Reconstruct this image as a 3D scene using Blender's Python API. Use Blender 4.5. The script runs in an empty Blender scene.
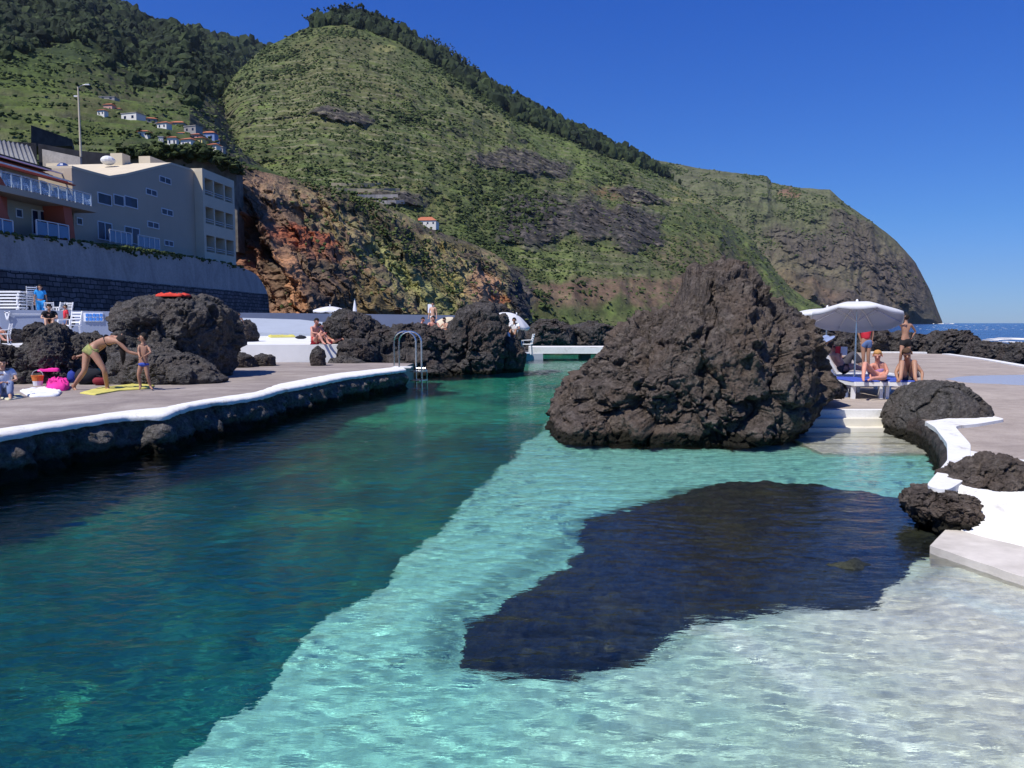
import bpy, numpy as np, math, random
from mathutils import Vector, Matrix
random.seed(7)
sc = bpy.context.scene
COL = sc.collection
EYE = 1.88
PITCH = math.radians(4.53)
F = 770.0
R = math.radians
cp, sp = math.cos(PITCH), math.sin(PITCH)

# ---------- turning photo measurements into metres ----------
def PD(px, py, d):
    """point seen at (px,py) at forward distance d"""
    px = np.asarray(px, float); py = np.asarray(py, float)
    vx = (px-512)/F; vy = -(py-384)/F
    ry = cp + vy*sp; rz = -sp + vy*cp
    k = d/ry
    return np.stack([vx*k, np.zeros_like(vx)+d, EYE + rz*k], -1)
def PZ(px, py, z):
    """point seen at (px,py) on the level z"""
    vx = (px-512)/F; vy = -(py-384)/F
    ry = cp + vy*sp; rz = -sp + vy*cp
    k = (z-EYE)/rz
    return np.array([vx*k, ry*k, z])
def PROJ(P):
    y = P[..., 1]; z = P[..., 2]-EYE
    f = y*cp - z*sp; u = y*sp + z*cp
    return 512+F*P[..., 0]/f, 384-F*u/f

# ---------- noise ----------
_rng = np.random.default_rng(3)
_perm = np.concatenate([_rng.permutation(256)]*2)
_g = _rng.normal(size=(256, 3)); _g /= np.linalg.norm(_g, axis=1)[:, None]
def perlin(P):
    i = np.floor(P).astype(int); f = P-i; i &= 255
    u = f*f*f*(f*(f*6-15)+10)
    def gr(a, b, c):
        h = _perm[_perm[_perm[(i[..., 0]+a) & 255]+((i[..., 1]+b) & 255)]+((i[..., 2]+c) & 255)]
        return (_g[h]*(f-np.array([a, b, c]))).sum(-1)
    L = lambda a, b, t: a+(b-a)*t
    x0 = L(gr(0,0,0), gr(1,0,0), u[..., 0]); x1 = L(gr(0,1,0), gr(1,1,0), u[..., 0])
    x2 = L(gr(0,0,1), gr(1,0,1), u[..., 0]); x3 = L(gr(0,1,1), gr(1,1,1), u[..., 0])
    return L(L(x0, x1, u[..., 1]), L(x2, x3, u[..., 1]), u[..., 2])*1.6
def fbm(P, o=5, g=.5, ridged=False, billow=False):
    s = 0; a = 1; t = 0
    for k in range(o):
        n = perlin(P*(2.03**k)+k*17.3)
        if ridged: n = 1-2*np.abs(n)
        if billow: n = 2*np.abs(n)-.5
        s = s+a*n; t += a; a *= g
    return s/t
def worley(P, seed=0):
    """distance to the nearest and second cell centre and the value of the nearest cell"""
    i0 = np.floor(P).astype(int); F1 = np.full(P.shape[:-1], 9.); F2 = F1.copy(); C = np.zeros(P.shape[:-1]); FC = C.copy()
    for dx in (-1, 0, 1):
        for dy in (-1, 0, 1):
            for dz in (-1, 0, 1):
                c = i0+np.array([dx, dy, dz]); h = _perm[_perm[_perm[(c[..., 0]+seed) & 255]+(c[..., 1] & 255)]+(c[..., 2] & 255)]
                pt = c+.5+.38*_g[h]; d = np.linalg.norm(P-pt, axis=-1); near = d < F1
                F2 = np.where(near, F1, np.minimum(F2, d)); C = np.where(near, h/255., C); F1 = np.where(near, d, F1); FC = np.where(near, ((P-pt)*_g[(h*7+13) & 255]).sum(-1), FC)
    return F1, F2, C, FC
def smooth(a, b, x):
    t = np.clip((x-a)/(b-a), 0, 1); return t*t*(3-2*t)

# ---------- objects ----------
def link(o, parent=None):
    COL.objects.link(o)
    if parent: o.parent = parent
    return o
def tag(o, label=None, cat=None, group=None, kind=None):
    if label: o['label'] = label
    if cat: o['category'] = cat
    if group: o['group'] = group
    if kind: o['kind'] = kind
    return o
def empty(name, loc=(0,0,0), rz=0):
    o = bpy.data.objects.new(name, None); o.empty_display_size = .2
    o.location = loc; o.rotation_euler = (0, 0, rz)
    return link(o)
def mk(name, V, Fs, mat=None, parent=None, smooth_=True, attrs=None):
    """V (n,3); Fs: a list of index arrays (m,k)"""
    V = np.asarray(V, float)
    me = bpy.data.meshes.new(name)
    me.vertices.add(len(V)); me.vertices.foreach_set('co', V.ravel())
    Fs = [np.asarray(f) for f in Fs if len(f)]
    nl = sum(f.size for f in Fs); npoly = sum(len(f) for f in Fs)
    me.loops.add(nl); me.loops.foreach_set('vertex_index', np.concatenate([f.ravel() for f in Fs]))
    starts = []; s = 0
    for f in Fs:
        starts.append(s+np.arange(len(f))*f.shape[1]); s += f.size
    me.polygons.add(npoly); me.polygons.foreach_set('loop_start', np.concatenate(starts))
    me.polygons.foreach_set('use_smooth', np.full(npoly, bool(smooth_)))
    if attrs:
        for k, a in attrs.items():
            at = me.attributes.new(k, 'FLOAT_COLOR' if a.ndim == 2 else 'FLOAT', 'POINT')
            if a.ndim == 2: at.data.foreach_set('color', np.concatenate([a, np.ones((len(a), 1))], 1).ravel())
            else: at.data.foreach_set('value', a.astype(float))
    me.update(calc_edges=True); me.validate()
    o = bpy.data.objects.new(name, me)
    if mat: me.materials.append(mat)
    return link(o, parent)
def gridF(n, m, flip=False):
    i = np.arange(n*m).reshape(n, m)
    f = np.stack([i[:-1, :-1], i[:-1, 1:], i[1:, 1:], i[1:, :-1]], -1).reshape(-1, 4)
    return f[:, ::-1] if flip else f
class MB:
    def __init__(s): s.v = []; s.f = {}; s.n = 0
    def add(s, V, Fs):
        V = np.asarray(V, float).reshape(-1, 3)
        for f in Fs:
            f = np.asarray(f)
            if len(f): s.f.setdefault(f.shape[1], []).append(f+s.n)
        s.v.append(V); s.n += len(V); return s
    def box(s, c, d, rz=0, M=None):
        h = np.array(d)/2
        V = np.array([[x, y, z] for z in (-1, 1) for y in (-1, 1) for x in (-1, 1)])*h
        if M is not None: V = V@np.array(M)[:3, :3].T
        if rz:
            c_, s_ = math.cos(rz), math.sin(rz); V = V@np.array([[c_, -s_, 0], [s_, c_, 0], [0, 0, 1]]).T
        return s.add(V+np.array(c), [np.array([[0,2,3,1],[4,5,7,6],[0,1,5,4],[2,6,7,3],[0,4,6,2],[1,3,7,5]])])
    def hexa(s, P8):
        return s.add(P8, [np.array([[0,2,3,1],[4,5,7,6],[0,1,5,4],[2,6,7,3],[0,4,6,2],[1,3,7,5]])])
    def bar(s, a, b, w, h=None):
        """rectangular bar from a to b"""
        a = np.array(a, float); b = np.array(b, float); h = h or w
        d = b-a; L = np.linalg.norm(d); d /= L
        up = np.array([0, 0, 1.]) if abs(d[2]) < .95 else np.array([1., 0, 0])
        x = np.cross(d, up); x /= np.linalg.norm(x); z = np.cross(x, d)
        V = [a*(1-t)+b*t+x*i*w/2+z*j*h/2 for t in (0, 1) for j in (-1, 1) for i in (-1, 1)]
        return s.hexa(np.array(V))
    def tube(s, pts, r, n=8, cap=True):
        pts = np.array(pts, float); m = len(pts)
        r = np.full(m, r) if np.isscalar(r) else np.array(r, float)
        T = np.gradient(pts, axis=0); T /= np.linalg.norm(T, axis=1)[:, None]+1e-9
        up = np.array([0, 0, 1.]) if abs(T[0, 2]) < .9 else np.array([1., 0, 0])
        x = np.cross(T[0], up); x /= np.linalg.norm(x); V = []
        for i in range(m):
            x = x-T[i]*x.dot(T[i]); x /= np.linalg.norm(x)+1e-9
            y = np.cross(T[i], x)
            a = np.arange(n)*2*math.pi/n
            V.append(pts[i]+r[i]*(np.cos(a)[:, None]*x+np.sin(a)[:, None]*y))
        V = np.concatenate(V); i = np.arange(m*n).reshape(m, n); j = np.roll(i, -1, 1)
        Fq = np.stack([i[:-1], j[:-1], j[1:], i[1:]], -1).reshape(-1, 4)
        Fs = [Fq]
        if cap: Fs += [i[:1, ::-1], i[-1:]]
        return s.add(V, Fs)
    def ell(s, c, r, n=12, m=8, M=None, noise=0, seed=0):
        th = np.linspace(0, math.pi, m+1)[1:-1]; ph = np.arange(n)*2*math.pi/n
        V = [[0, 0, 1]]+[[math.sin(t)*math.cos(p), math.sin(t)*math.sin(p), math.cos(t)] for t in th for p in ph]+[[0, 0, -1]]
        V = np.array(V)
        if noise: V = V*(1+noise*fbm(V*2+seed, 3))[:, None]
        V = V*np.array(r)
        if M is not None: V = V@np.array(M)[:3, :3].T
        i = 1+np.arange((m-1)*n).reshape(m-1, n); j = np.roll(i, -1, 1)
        q = np.stack([i[:-1], i[1:], j[1:], j[:-1]], -1).reshape(-1, 4)
        t1 = np.stack([np.zeros(n, int), i[0], j[0]], -1); e = len(V)-1
        t2 = np.stack([np.full(n, e), j[-1], i[-1]], -1)
        return s.add(V+np.array(c), [q, t1, t2])
    def lathe(s, prof, c=(0,0,0), n=24, closed=False, M=None):
        a = np.arange(n)*2*math.pi/n; p = np.array(prof, float)
        V = np.stack([p[:, 0, None]*np.cos(a), p[:, 0, None]*np.sin(a), np.repeat(p[:, 1, None], n, 1)], -1)
        m = len(p); V = V.reshape(-1, 3)
        if M is not None: V = V@np.array(M)[:3, :3].T
        i = np.arange(m*n).reshape(m, n); j = np.roll(i, -1, 1)
        return s.add(V+np.array(c), [np.stack([i[:-1], j[:-1], j[1:], i[1:]], -1).reshape(-1, 4)])
    def build(s, name, mat=None, parent=None, sm=False):
        return mk(name, np.concatenate(s.v), [np.concatenate(x) for x in s.f.values()], mat, parent, sm)
def ico(sub):
    t = (1+5**.5)/2
    V = [(-1,t,0),(1,t,0),(-1,-t,0),(1,-t,0),(0,-1,t),(0,1,t),(0,-1,-t),(0,1,-t),(t,0,-1),(t,0,1),(-t,0,-1),(-t,0,1)]
    Fc = np.array([(0,11,5),(0,5,1),(0,1,7),(0,7,10),(0,10,11),(1,5,9),(5,11,4),(11,10,2),(10,7,6),(7,1,8),(3,9,4),(3,4,2),(3,2,6),(3,6,8),(3,8,9),(4,9,5),(2,4,11),(6,2,10),(8,6,7),(9,8,1)])
    V = np.array(V, float); V /= np.linalg.norm(V, axis=1)[:, None]
    for _ in range(sub):
        E = np.concatenate([Fc[:, [0, 1]], Fc[:, [1, 2]], Fc[:, [2, 0]]]); E = np.sort(E, 1)
        U, inv = np.unique(E[:, 0]*10**7+E[:, 1], return_inverse=True)
        a = U//10**7; b = U % 10**7; M = V[a]+V[b]; M /= np.linalg.norm(M, axis=1)[:, None]
        n0 = len(V); V = np.concatenate([V, M]); k = len(Fc); ab, bc, ca = inv[:k]+n0, inv[k:2*k]+n0, inv[2*k:]+n0
        Fc = np.concatenate([np.stack([Fc[:, 0], ab, ca], 1), np.stack([ab, Fc[:, 1], bc], 1), np.stack([ca, bc, Fc[:, 2]], 1), np.stack([ab, bc, ca], 1)])
    return V, Fc
ICO = {k: ico(k) for k in range(0, 8)}

# ---------- materials ----------
def new_mat(name):
    m = bpy.data.materials.new(name); m.use_nodes = True
    return m, m.node_tree, m.node_tree.nodes['Principled BSDF']
def N(nt, typ, **kw):
    n = nt.nodes.new(typ)
    for k, v in kw.items():
        if k in n.inputs: n.inputs[k].default_value = v
        else: setattr(n, k, v)
    return n
def ramp(nt, fac, stops):
    r = nt.nodes.new('ShaderNodeValToRGB'); e = r.color_ramp.elements
    while len(e) > 1: e.remove(e[-1])
    e[0].position = stops[0][0]; e[0].color = (*stops[0][1], 1)
    for p, c in stops[1:]:
        x = e.new(p); x.color = (*c, 1)
    nt.links.new(fac, r.inputs[0]); return r.outputs[0]
def noise_n(nt, scale, detail=6, rough=.6, coord='Object', dist=0, vec=None):
    n = N(nt, 'ShaderNodeTexNoise', Scale=scale, Detail=detail, Roughness=rough, Distortion=dist)
    if vec is None: vec = N(nt, 'ShaderNodeTexCoord').outputs[coord]
    nt.links.new(vec, n.inputs['Vector']); return n.outputs['Fac']
def mixc(nt, fac, a, b, typ='MIX'):
    n = nt.nodes.new('ShaderNodeMix'); n.data_type = 'RGBA'; n.blend_type = typ
    for inp, v in ((n.inputs[0], fac), (n.inputs[6], a), (n.inputs[7], b)):
        if hasattr(v, 'links'): nt.links.new(v, inp)
        elif isinstance(v, (int, float)): inp.default_value = v
        else: inp.default_value = (*v, 1)
    return n.outputs[2]
def bump(nt, b, h, strength=.5, dist=.05, prev=None):
    n = N(nt, 'ShaderNodeBump', Strength=strength, Distance=dist)
    nt.links.new(h, n.inputs['Height'])
    if prev: nt.links.new(prev, n.inputs['Normal'])
    nt.links.new(n.outputs[0], b.inputs['Normal']); return n.outputs[0]
def plain(name, c, rough=.6, var=.12, scale=3., bs=0, metal=0, spec=.4, c2=None):
    m, nt, b = new_mat(name)
    f = noise_n(nt, scale, 5)
    c = tuple(c); lo = c2 or tuple(x*(1-var) for x in c); hi = tuple(min(1, x*(1+var)) for x in c)
    nt.links.new(ramp(nt, f, [(.3, lo), (.7, hi)]), b.inputs['Base Color'])
    b.inputs['Roughness'].default_value = rough; b.inputs['Metallic'].default_value = metal
    b.inputs['Specular IOR Level'].default_value = spec
    if bs: bump(nt, b, noise_n(nt, scale*8, 4), bs, .01)
    return m
def lava(name, dark=(.022,.02,.02), mid=(.074,.067,.063), light=(.18,.165,.15), warm=(.10,.062,.045), scale=1., wet=True, warmth=.35):
    m, nt, b = new_mat(name)
    tc = N(nt, 'ShaderNodeTexCoord').outputs['Object']
    big = noise_n(nt, .9*scale, 5, .6, vec=tc, dist=.4)
    fine = noise_n(nt, 7*scale, 8, .72, vec=tc, dist=.3)
    vf = noise_n(nt, 45*scale, 4, .7, vec=tc)
    c = ramp(nt, fine, [(.3, dark), (.5, mid), (.72, light)])
    w = ramp(nt, big, [(.45, (0,0,0)), (.62, (1,1,1))])
    mm = N(nt, 'ShaderNodeMath', operation='MULTIPLY'); nt.links.new(w, mm.inputs[0]); mm.inputs[1].default_value = warmth
    c = mixc(nt, mm.outputs[0], c, warm)
    if wet:   # rock kept dark and weedy by the water up to the tide line
        gp = N(nt, 'ShaderNodeNewGeometry'); sx = N(nt, 'ShaderNodeSeparateXYZ'); nt.links.new(gp.outputs['Position'], sx.inputs[0])
        a = N(nt, 'ShaderNodeMath', operation='MULTIPLY_ADD'); nt.links.new(fine, a.inputs[0]); a.inputs[1].default_value = -.25; nt.links.new(sx.outputs[2], a.inputs[2])
        wm = ramp(nt, a.outputs[0], [(0, (1,1,1)), (.06, (0,0,0))])
        c = mixc(nt, wm, c, (.018,.016,.009))
    vc = N(nt, 'ShaderNodeTexVoronoi', Scale=16*scale); nt.links.new(tc, vc.inputs['Vector'])
    pits = ramp(nt, vc.outputs['Distance'], [(.0, (.25,.25,.25)), (.3, (1,1,1))])
    nt.links.new(mixc(nt, .6, c, pits, 'MULTIPLY'), b.inputs['Base Color'])
    b.inputs['Roughness'].default_value = .85; b.inputs['Specular IOR Level'].default_value = .3
    n1 = bump(nt, b, fine, 1, .16/scale)
    n2 = bump(nt, b, vc.outputs['Distance'], .7, .05/scale, n1)
    bump(nt, b, vf, .8, .02/scale, n2)
    return m
def attr_mat(name, rough=.9, bs=.8, bd=1., scale=.3, speck=.5, detail=8):
    """vertex attribute 'col' holds what grows or lies there; noise breaks it up"""
    m, nt, b = new_mat(name)
    at = N(nt, 'ShaderNodeAttribute', attribute_name='col')
    n1 = noise_n(nt, scale, detail, .7); n2 = noise_n(nt, scale*6, 5, .7)
    r1 = ramp(nt, n1, [(.3, (1-speck,)*3), (.7, (1+speck,)*3)])
    r2 = ramp(nt, n2, [(.3, (1-speck*.8, 1-speck*.7, 1-speck*.8)), (.7, (1+speck*.8, 1+speck*.8, 1+speck*.6))])
    c = mixc(nt, 1., at.outputs['Color'], r1, 'MULTIPLY'); c = mixc(nt, 1., c, r2, 'MULTIPLY')
    nt.links.new(c, b.inputs['Base Color']); b.inputs['Roughness'].default_value = rough
    b.inputs['Specular IOR Level'].default_value = .15
    p = bump(nt, b, n1, bs, bd*2); bump(nt, b, n2, bs, bd*.6, p)
    return m
M = {}
M['lava'] = lava('lava_rock')
M['lava_grey'] = lava('grey_lava_rock', (.028,.026,.025), (.095,.088,.082), (.21,.195,.18), (.12,.09,.07), 1.4)
M['lava_brown'] = lava('brown_lava_rock', (.034,.027,.023), (.120,.096,.080), (.26,.22,.185), (.165,.115,.08), 1.0, warmth=.5)
M['lava_bank'] = lava('bank_lava_rock', (.045,.042,.04), (.15,.14,.13), (.32,.30,.275), (.16,.12,.09), 1.6)
M['lava_far'] = lava('far_lava_rock', scale=.8, wet=False, warmth=.3)
M['white'] = plain('white_limewash', (.78,.78,.76), .8, .06, 2, .3)
def worn_white(name, base=(.80,.79,.76), dirt=(.42,.38,.32)):
    m, nt, b = new_mat(name); n1 = noise_n(nt, 2.2, 9, .72, dist=.8); n2 = noise_n(nt, 22, 6, .7)
    c = ramp(nt, n1, [(.30, dirt), (.42, tuple(x*.93 for x in base)), (.6, base)])
    c = mixc(nt, .5, c, ramp(nt, n2, [(.3, (.8, .79, .77)), (.5, (1, 1, 1))]), 'MULTIPLY'); nt.links.new(c, b.inputs['Base Color'])
    b.inputs['Roughness'].default_value = .85; p_ = bump(nt, b, n1, .5, .03); bump(nt, b, n2, .6, .006, p_); return m
M['white'] = worn_white('worn_white_limewash')
M['whiteplastic'] = plain('white_plastic', (.8,.8,.8), .35, .03, 4)
M['steel'] = plain('stainless_steel', (.6,.6,.6), .25, .05, 5, metal=1)
M['grey_paint'] = plain('blue_grey_painted_wall', (.20,.235,.33), .8, .08, .6, .2)
M['cream'] = plain('cream_render', (.60,.52,.38), .85, .06, .5, .2)
M['taupe'] = plain('taupe_render', (.47,.39,.29), .85, .05, .3, .2)
M['redpaint'] = plain('terracotta_render', (.42,.10,.055), .8, .06, .6)
M['dark'] = plain('dark_interior', (.02,.02,.022), .6)
M['stone_dark'] = plain('dark_stone', (.05,.048,.05), .9, .4, 1, .6)
M['frame'] = plain('white_window_frame', (.7,.7,.7), .5, .03)
M['fabric_white'] = plain('white_canvas', (.75,.75,.76), .9, .04, 3)
M['wood'] = plain('weathered_wood', (.3,.26,.18), .8)
def glassm():
    m, nt, b = new_mat('dark_window_glass'); b.inputs['Base Color'].default_value = (.012,.02,.06,1)
    b.inputs['Roughness'].default_value = .3; b.inputs['Specular IOR Level'].default_value = .25
    nt.links.new(ramp(nt, noise_n(nt, .5), [(.4, (.008,.012,.03)), (.6, (.02,.035,.09))]), b.inputs['Base Color']); return m
M['glass'] = glassm()
def canvas():
    m, nt, b = new_mat('umbrella_canvas'); b.inputs['Base Color'].default_value = (.8,.8,.82,1); b.inputs['Roughness'].default_value = .9
    t = N(nt, 'ShaderNodeBsdfTranslucent'); t.inputs[0].default_value = (.5,.52,.6,1)
    mx = N(nt, 'ShaderNodeMixShader'); mx.inputs[0].default_value = .22
    nt.links.new(b.outputs[0], mx.inputs[1]); nt.links.new(t.outputs[0], mx.inputs[2]); nt.links.new(mx.outputs[0], nt.nodes['Material Output'].inputs[0]); return m
M['canvas'] = canvas()

# ---------- world, sun, camera ----------
w = bpy.data.worlds.new('World'); sc.world = w; w.use_nodes = True
nt = w.node_tree; sky = nt.nodes.new('ShaderNodeTexSky'); sky.sky_type = 'NISHITA'; sky.sun_disc = False
EL = R(56); SD = Vector((-.68*math.cos(EL), -.733*math.cos(EL), math.sin(EL)))
sky.sun_elevation = EL; sky.sun_rotation = math.atan2(SD.x, SD.y); sky.altitude = 0
sky.air_density = .85; sky.dust_density = .15; sky.ozone_density = 3.5
bg = nt.nodes['Background']; bg.inputs[1].default_value = .09
tint = nt.nodes.new('ShaderNodeMix'); tint.data_type = 'RGBA'; tint.blend_type = 'MULTIPLY'; tint.inputs[0].default_value = 1
# the air low over the sea is a little paler than the deep blue above
tcw = nt.nodes.new('ShaderNodeTexCoord'); sxw = nt.nodes.new('ShaderNodeSeparateXYZ'); nt.links.new(tcw.outputs['Generated'], sxw.inputs[0])
rw = nt.nodes.new('ShaderNodeValToRGB'); e = rw.color_ramp.elements
e[0].position = 0; e[0].color = SKY0 if 'SKY0' in globals() else (.42,.60,1.0,1)
e[1].position = .12; e[1].color = (.28,.58,1.03,1); x = e.new(.42); x.color = (.12,.50,1.38,1)
nt.links.new(sxw.outputs[2], rw.inputs[0])
nt.links.new(sky.outputs[0], tint.inputs[6]); nt.links.new(rw.outputs[0], tint.inputs[7])
nt.links.new(tint.outputs[2], bg.inputs[0])
sl = bpy.data.lights.new('sun', 'SUN'); sl.energy = 4.2; sl.angle = R(.53); sl.color = (1, .955, .88)
try: sl.cycles.is_caustics_light = True
except Exception: pass
so = link(bpy.data.objects.new('sun', sl)); so.rotation_euler = SD.to_track_quat('Z', 'Y').to_euler(); so.location = (-30, -15, 60)
cam = bpy.data.cameras.new('camera'); cam.sensor_width = 36; cam.lens = F/1024*36; cam.clip_end = 60000; cam.clip_start = .05
co = link(bpy.data.objects.new('camera', cam)); co.location = (0, 0, EYE); co.rotation_euler = (math.pi/2-PITCH, 0, 0); sc.camera = co
sc.view_settings.view_transform = 'Standard'; sc.view_settings.look = 'None'; sc.view_settings.exposure = .3; sc.view_settings.gamma = 1
sc.view_settings.use_curve_mapping = False
sc.cycles.max_bounces = 8; sc.cycles.diffuse_bounces = 2; sc.cycles.glossy_bounces = 3; sc.cycles.transmission_bounces = 6
sc.cycles.caustics_refractive = True; sc.cycles.caustics_reflective = False
sc.cycles.sample_clamp_indirect = 4; sc.cycles.sample_clamp_direct = 8
try: sc.cycles.use_denoising = True
except Exception: pass
def receiver(o):
    try: o.cycles.is_caustics_receiver = True
    except Exception: pass
    return o

# =====================================================================
# TERRAIN
# =====================================================================
def terrain(name, cols, d0, d1, py0, py1, pxr, rows, power=.85, step=1.):
    """slope rising from (d0, py0) to its ridge (d1, py1); then falls off behind"""
    px = np.arange(pxr[0], pxr[1]+.1, step); n = len(px)
    I = lambda a: np.interp(px, cols, a)
    D0, D1, Y0, Y1 = I(d0), I(d1), I(py0), I(py1)
    t = np.linspace(0, 1, rows)[:, None]
    if not np.isscalar(power): power = np.interp(px, *power)[None]
    d = D0*(D1/D0)**t
    py = Y0+(Y1-Y0)*t**power
    P = PD(np.broadcast_to(px, (rows, n)), py, d)
    return px, t, P
def grow(P, t, amp, sc_, o=6, ridged=True, edge=.15, seed=0., vert=1.):
    q = P.copy(); q[..., 2] *= vert
    h = fbm(q/sc_+seed, o, .52, ridged=ridged)
    e = smooth(0, .05, t)*(edge+(1-edge)*smooth(1., .82, t))
    P[..., 2] += amp*h*e*P[..., 1]/1000.
    return h
def blob(PX, PY, x, y, rx, ry, rot=0, nz=0):
    c, s = math.cos(R(rot)), math.sin(R(rot)); X = PX-x; Y = PY-y
    u = (X*c+Y*s)/rx; v = (-X*s+Y*c)/ry
    return smooth(1.25, .75, np.sqrt(u*u+v*v)+nz)
def addback(P, drop, back):
    """carry the slope over the ridge and down behind it"""
    L = P[-1]
    dirs = L[:, :2]/np.linalg.norm(L[:, :2], axis=1)[:, None]
    out = [P]
    for k, (b, dr) in enumerate(((.25, .06), (.6, .3), (1, 1))):
        Q = L.copy(); Q[:, :2] += dirs*back*b; Q[:, 2] = L[:, 2]*(1-dr)-drop*dr; out.append(Q[None])
    return np.concatenate(out)
def norm_of(P):
    du = np.gradient(P, axis=1); dv = np.gradient(P, axis=0); n = np.cross(du, dv)
    n /= np.linalg.norm(n, axis=-1)[..., None]+1e-9
    return np.where(n[..., 2:3] < 0, -n, n)
def lerp3(c, m, col): return c*(1-m[..., None])+np.array(col)*m[..., None]
G_DARK = (.04,.06,.022); G_MID = (.084,.102,.040); G_LIGHT = (.125,.17,.045); G_DRY = (.19,.165,.08)
ROCKB = (.10,.085,.07); ROCKR = (.17,.075,.045); ROCKD = (.035,.032,.034)
M['slope'] = attr_mat('vegetated_slope', scale=.06, bd=1.1, speck=.40)
M['slope_far'] = attr_mat('far_slope', scale=.035, bd=2.5, speck=.35)
M['cliffm'] = attr_mat('cliff_face', scale=.22, bd=.5, speck=.45)

# ---- main mountain ----
cols = [120, 165, 197, 220, 240, 262, 300, 325, 350, 375, 400, 450, 520, 580, 640, 680, 720, 750, 790, 830]
n_ = len(cols)
top = [175, 150, 118, 93, 70, 50, 31, 23, 20, 26, 36, 64, 104, 134, 161, 185, 213, 240, 292, 322]
rd = [760, 800, 860, 900, 930, 960, 980, 1000, 1020, 1030, 1040, 1060, 1110, 1160, 1220, 1260, 1300, 1330, 1360, 1380]
bd = [560, 560, 540, 500, 460, 430, 390, 370, 350, 340, 335, 340, 370, 395, 420, 450, 520, 600, 700, 800]
by = [200, 200, 190, 190, 200, 215, 240, 260, 280, 295, 310, 325, 326.8, 326.5, 326.3, 326, 325.8, 325.4, 325, 324.8]
px, t, P = terrain('m', cols, bd, rd, by, top, (120, 830), 420, .8)
W = P.copy()
PX0, PY0 = PROJ(P)
# broad spurs and gullies running down the slope
ang = P[..., 0]/P[..., 1]
g1 = fbm(np.stack([ang*9, P[..., 1]/900., np.zeros_like(ang)], -1), 4, .5, ridged=True)
e_ = smooth(0, .06, t)*(.06+.94*smooth(1., .7, t))
P[..., 2] += 15*g1*e_*(P[..., 1]/1000)
def push(P, m):
    """bring the surface forward by m metres, level"""
    dr_ = P/np.linalg.norm(P[..., :2], axis=-1)[..., None]; dr_[..., 2] *= 1.; P -= dr_*m[..., None]
h1 = grow(P, t, 13, 170, 7, True, .08, 2.1)
W0 = P.copy(); push(P, (26*fbm(W0/150+3, 7, .55, ridged=True)+9*fbm(W0/38+7, 5, .6, ridged=True))*e_*smooth(0, .3, t))
h2 = fbm(P/28., 5, .6); P[..., 2] += 3.2*h2*smooth(0, .04, t)*(.35+.65*smooth(1, .9, t))
# outcrops: where the photograph shows bare cliffs the slope steps up
nz = .5*fbm(np.stack([PX0/26, PY0/16, PX0*0], -1), 4)
nzf = .9*fbm(np.stack([PX0/6, PY0/6, PX0*0+4], -1), 3)
def bb(*a): return blob(PX0, PY0, *a, nz=nz)
crag = np.zeros_like(PX0)
for a in ((523, 176, 50, 13, 2), (540, 230, 46, 26, -4), (592, 230, 36, 22, 8), (630, 238, 34, 26, 15), (395, 205, 30, 7, 18), (345, 128, 34, 5, 3), (640, 205, 30, 6, 12), (505, 300, 22, 30, 70)):
    crag = np.maximum(crag, bb(*a))
crag = crag*smooth(-.7, .1, .55+nzf*.9)
drop = smooth(0, 1, crag)
col_ = fbm(P*np.array([1, 1, .5])/22, 5, .6, ridged=True)
push(P, (6*drop+12*drop*col_+5*drop*fbm(W0/7, 4, .6, ridged=True))*(P[..., 1]/900))
nrm = norm_of(P)
V = addback(P, 0, 500)
n1 = fbm(P/60+5, 5)[..., None][..., 0]; n2 = fbm(P/18+9, 4); n3 = fbm(P/6+3, 3)
c = np.zeros(P.shape)+np.array(G_MID)
c = lerp3(c, smooth(-.1, .35, n1), (.092,.096,.04))
c = lerp3(c, smooth(.05, .4, n2)*.7, G_LIGHT); c = lerp3(c, smooth(.15, .5, fbm(P/110+31, 5))*.6, (.15,.155,.06)); c = lerp3(c, smooth(.1, .5, fbm(P/75+41, 5))*.5, (.05,.08,.026))
c = lerp3(c, smooth(-.05, -.4, n2)*.8, G_DARK)
c = lerp3(c, smooth(.1, .45, n3)*.35, G_DRY)
c = lerp3(c, bb(330, 90, 60, 60)*.35, (.085,.08,.038))
for a, k, cc in (((365, 55, 45, 10, 10), .5, (.11,.105,.055)), ((385, 52, 12, 4), .6, (.24,.22,.09)), ((560, 165, 60, 12, 30), .55, (.105,.145,.04)),
                 ((700, 200, 26, 5, 10), .75, (.26,.22,.085)), ((690, 213, 30, 3, 8), .7, (.24,.21,.09)), ((720, 218, 14, 9, 30), .7, (.20,.11,.05)), ((728, 212, 9, 6), .7, (.28,.25,.05)),
                 ((470, 115, 55, 6, 38), .5, (.15,.14,.07)), ((610, 280, 90, 20, 5), .55, (.10,.10,.055)), ((640, 300, 90, 12, 0), .8, (.15,.09,.07)),
                 ((560, 304, 60, 10, 4), .8, (.15,.095,.07)), ((700, 275, 60, 22, 20), .55, (.12,.085,.06)), ((545, 270, 45, 16, 15), .5, G_LIGHT), ((620, 205, 30, 8, 14), .6, (.16,.08,.05)), ((650, 258, 30, 4, -5), .5, (.15,.13,.08)), ((600, 225, 20, 14), .5, (.17,.10,.08))):
    c = lerp3(c, bb(*a)*k*smooth(-.8, .3, nzf+.1), cc)
c = lerp3(c, crag*.95, ROCKD)
c = lerp3(c, crag*smooth(-.05, .35, n3)*.75, (.15,.125,.115))
steep = smooth(.62, .40, nrm[..., 2])
c = lerp3(c, steep*.75, ROCKB)
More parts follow.
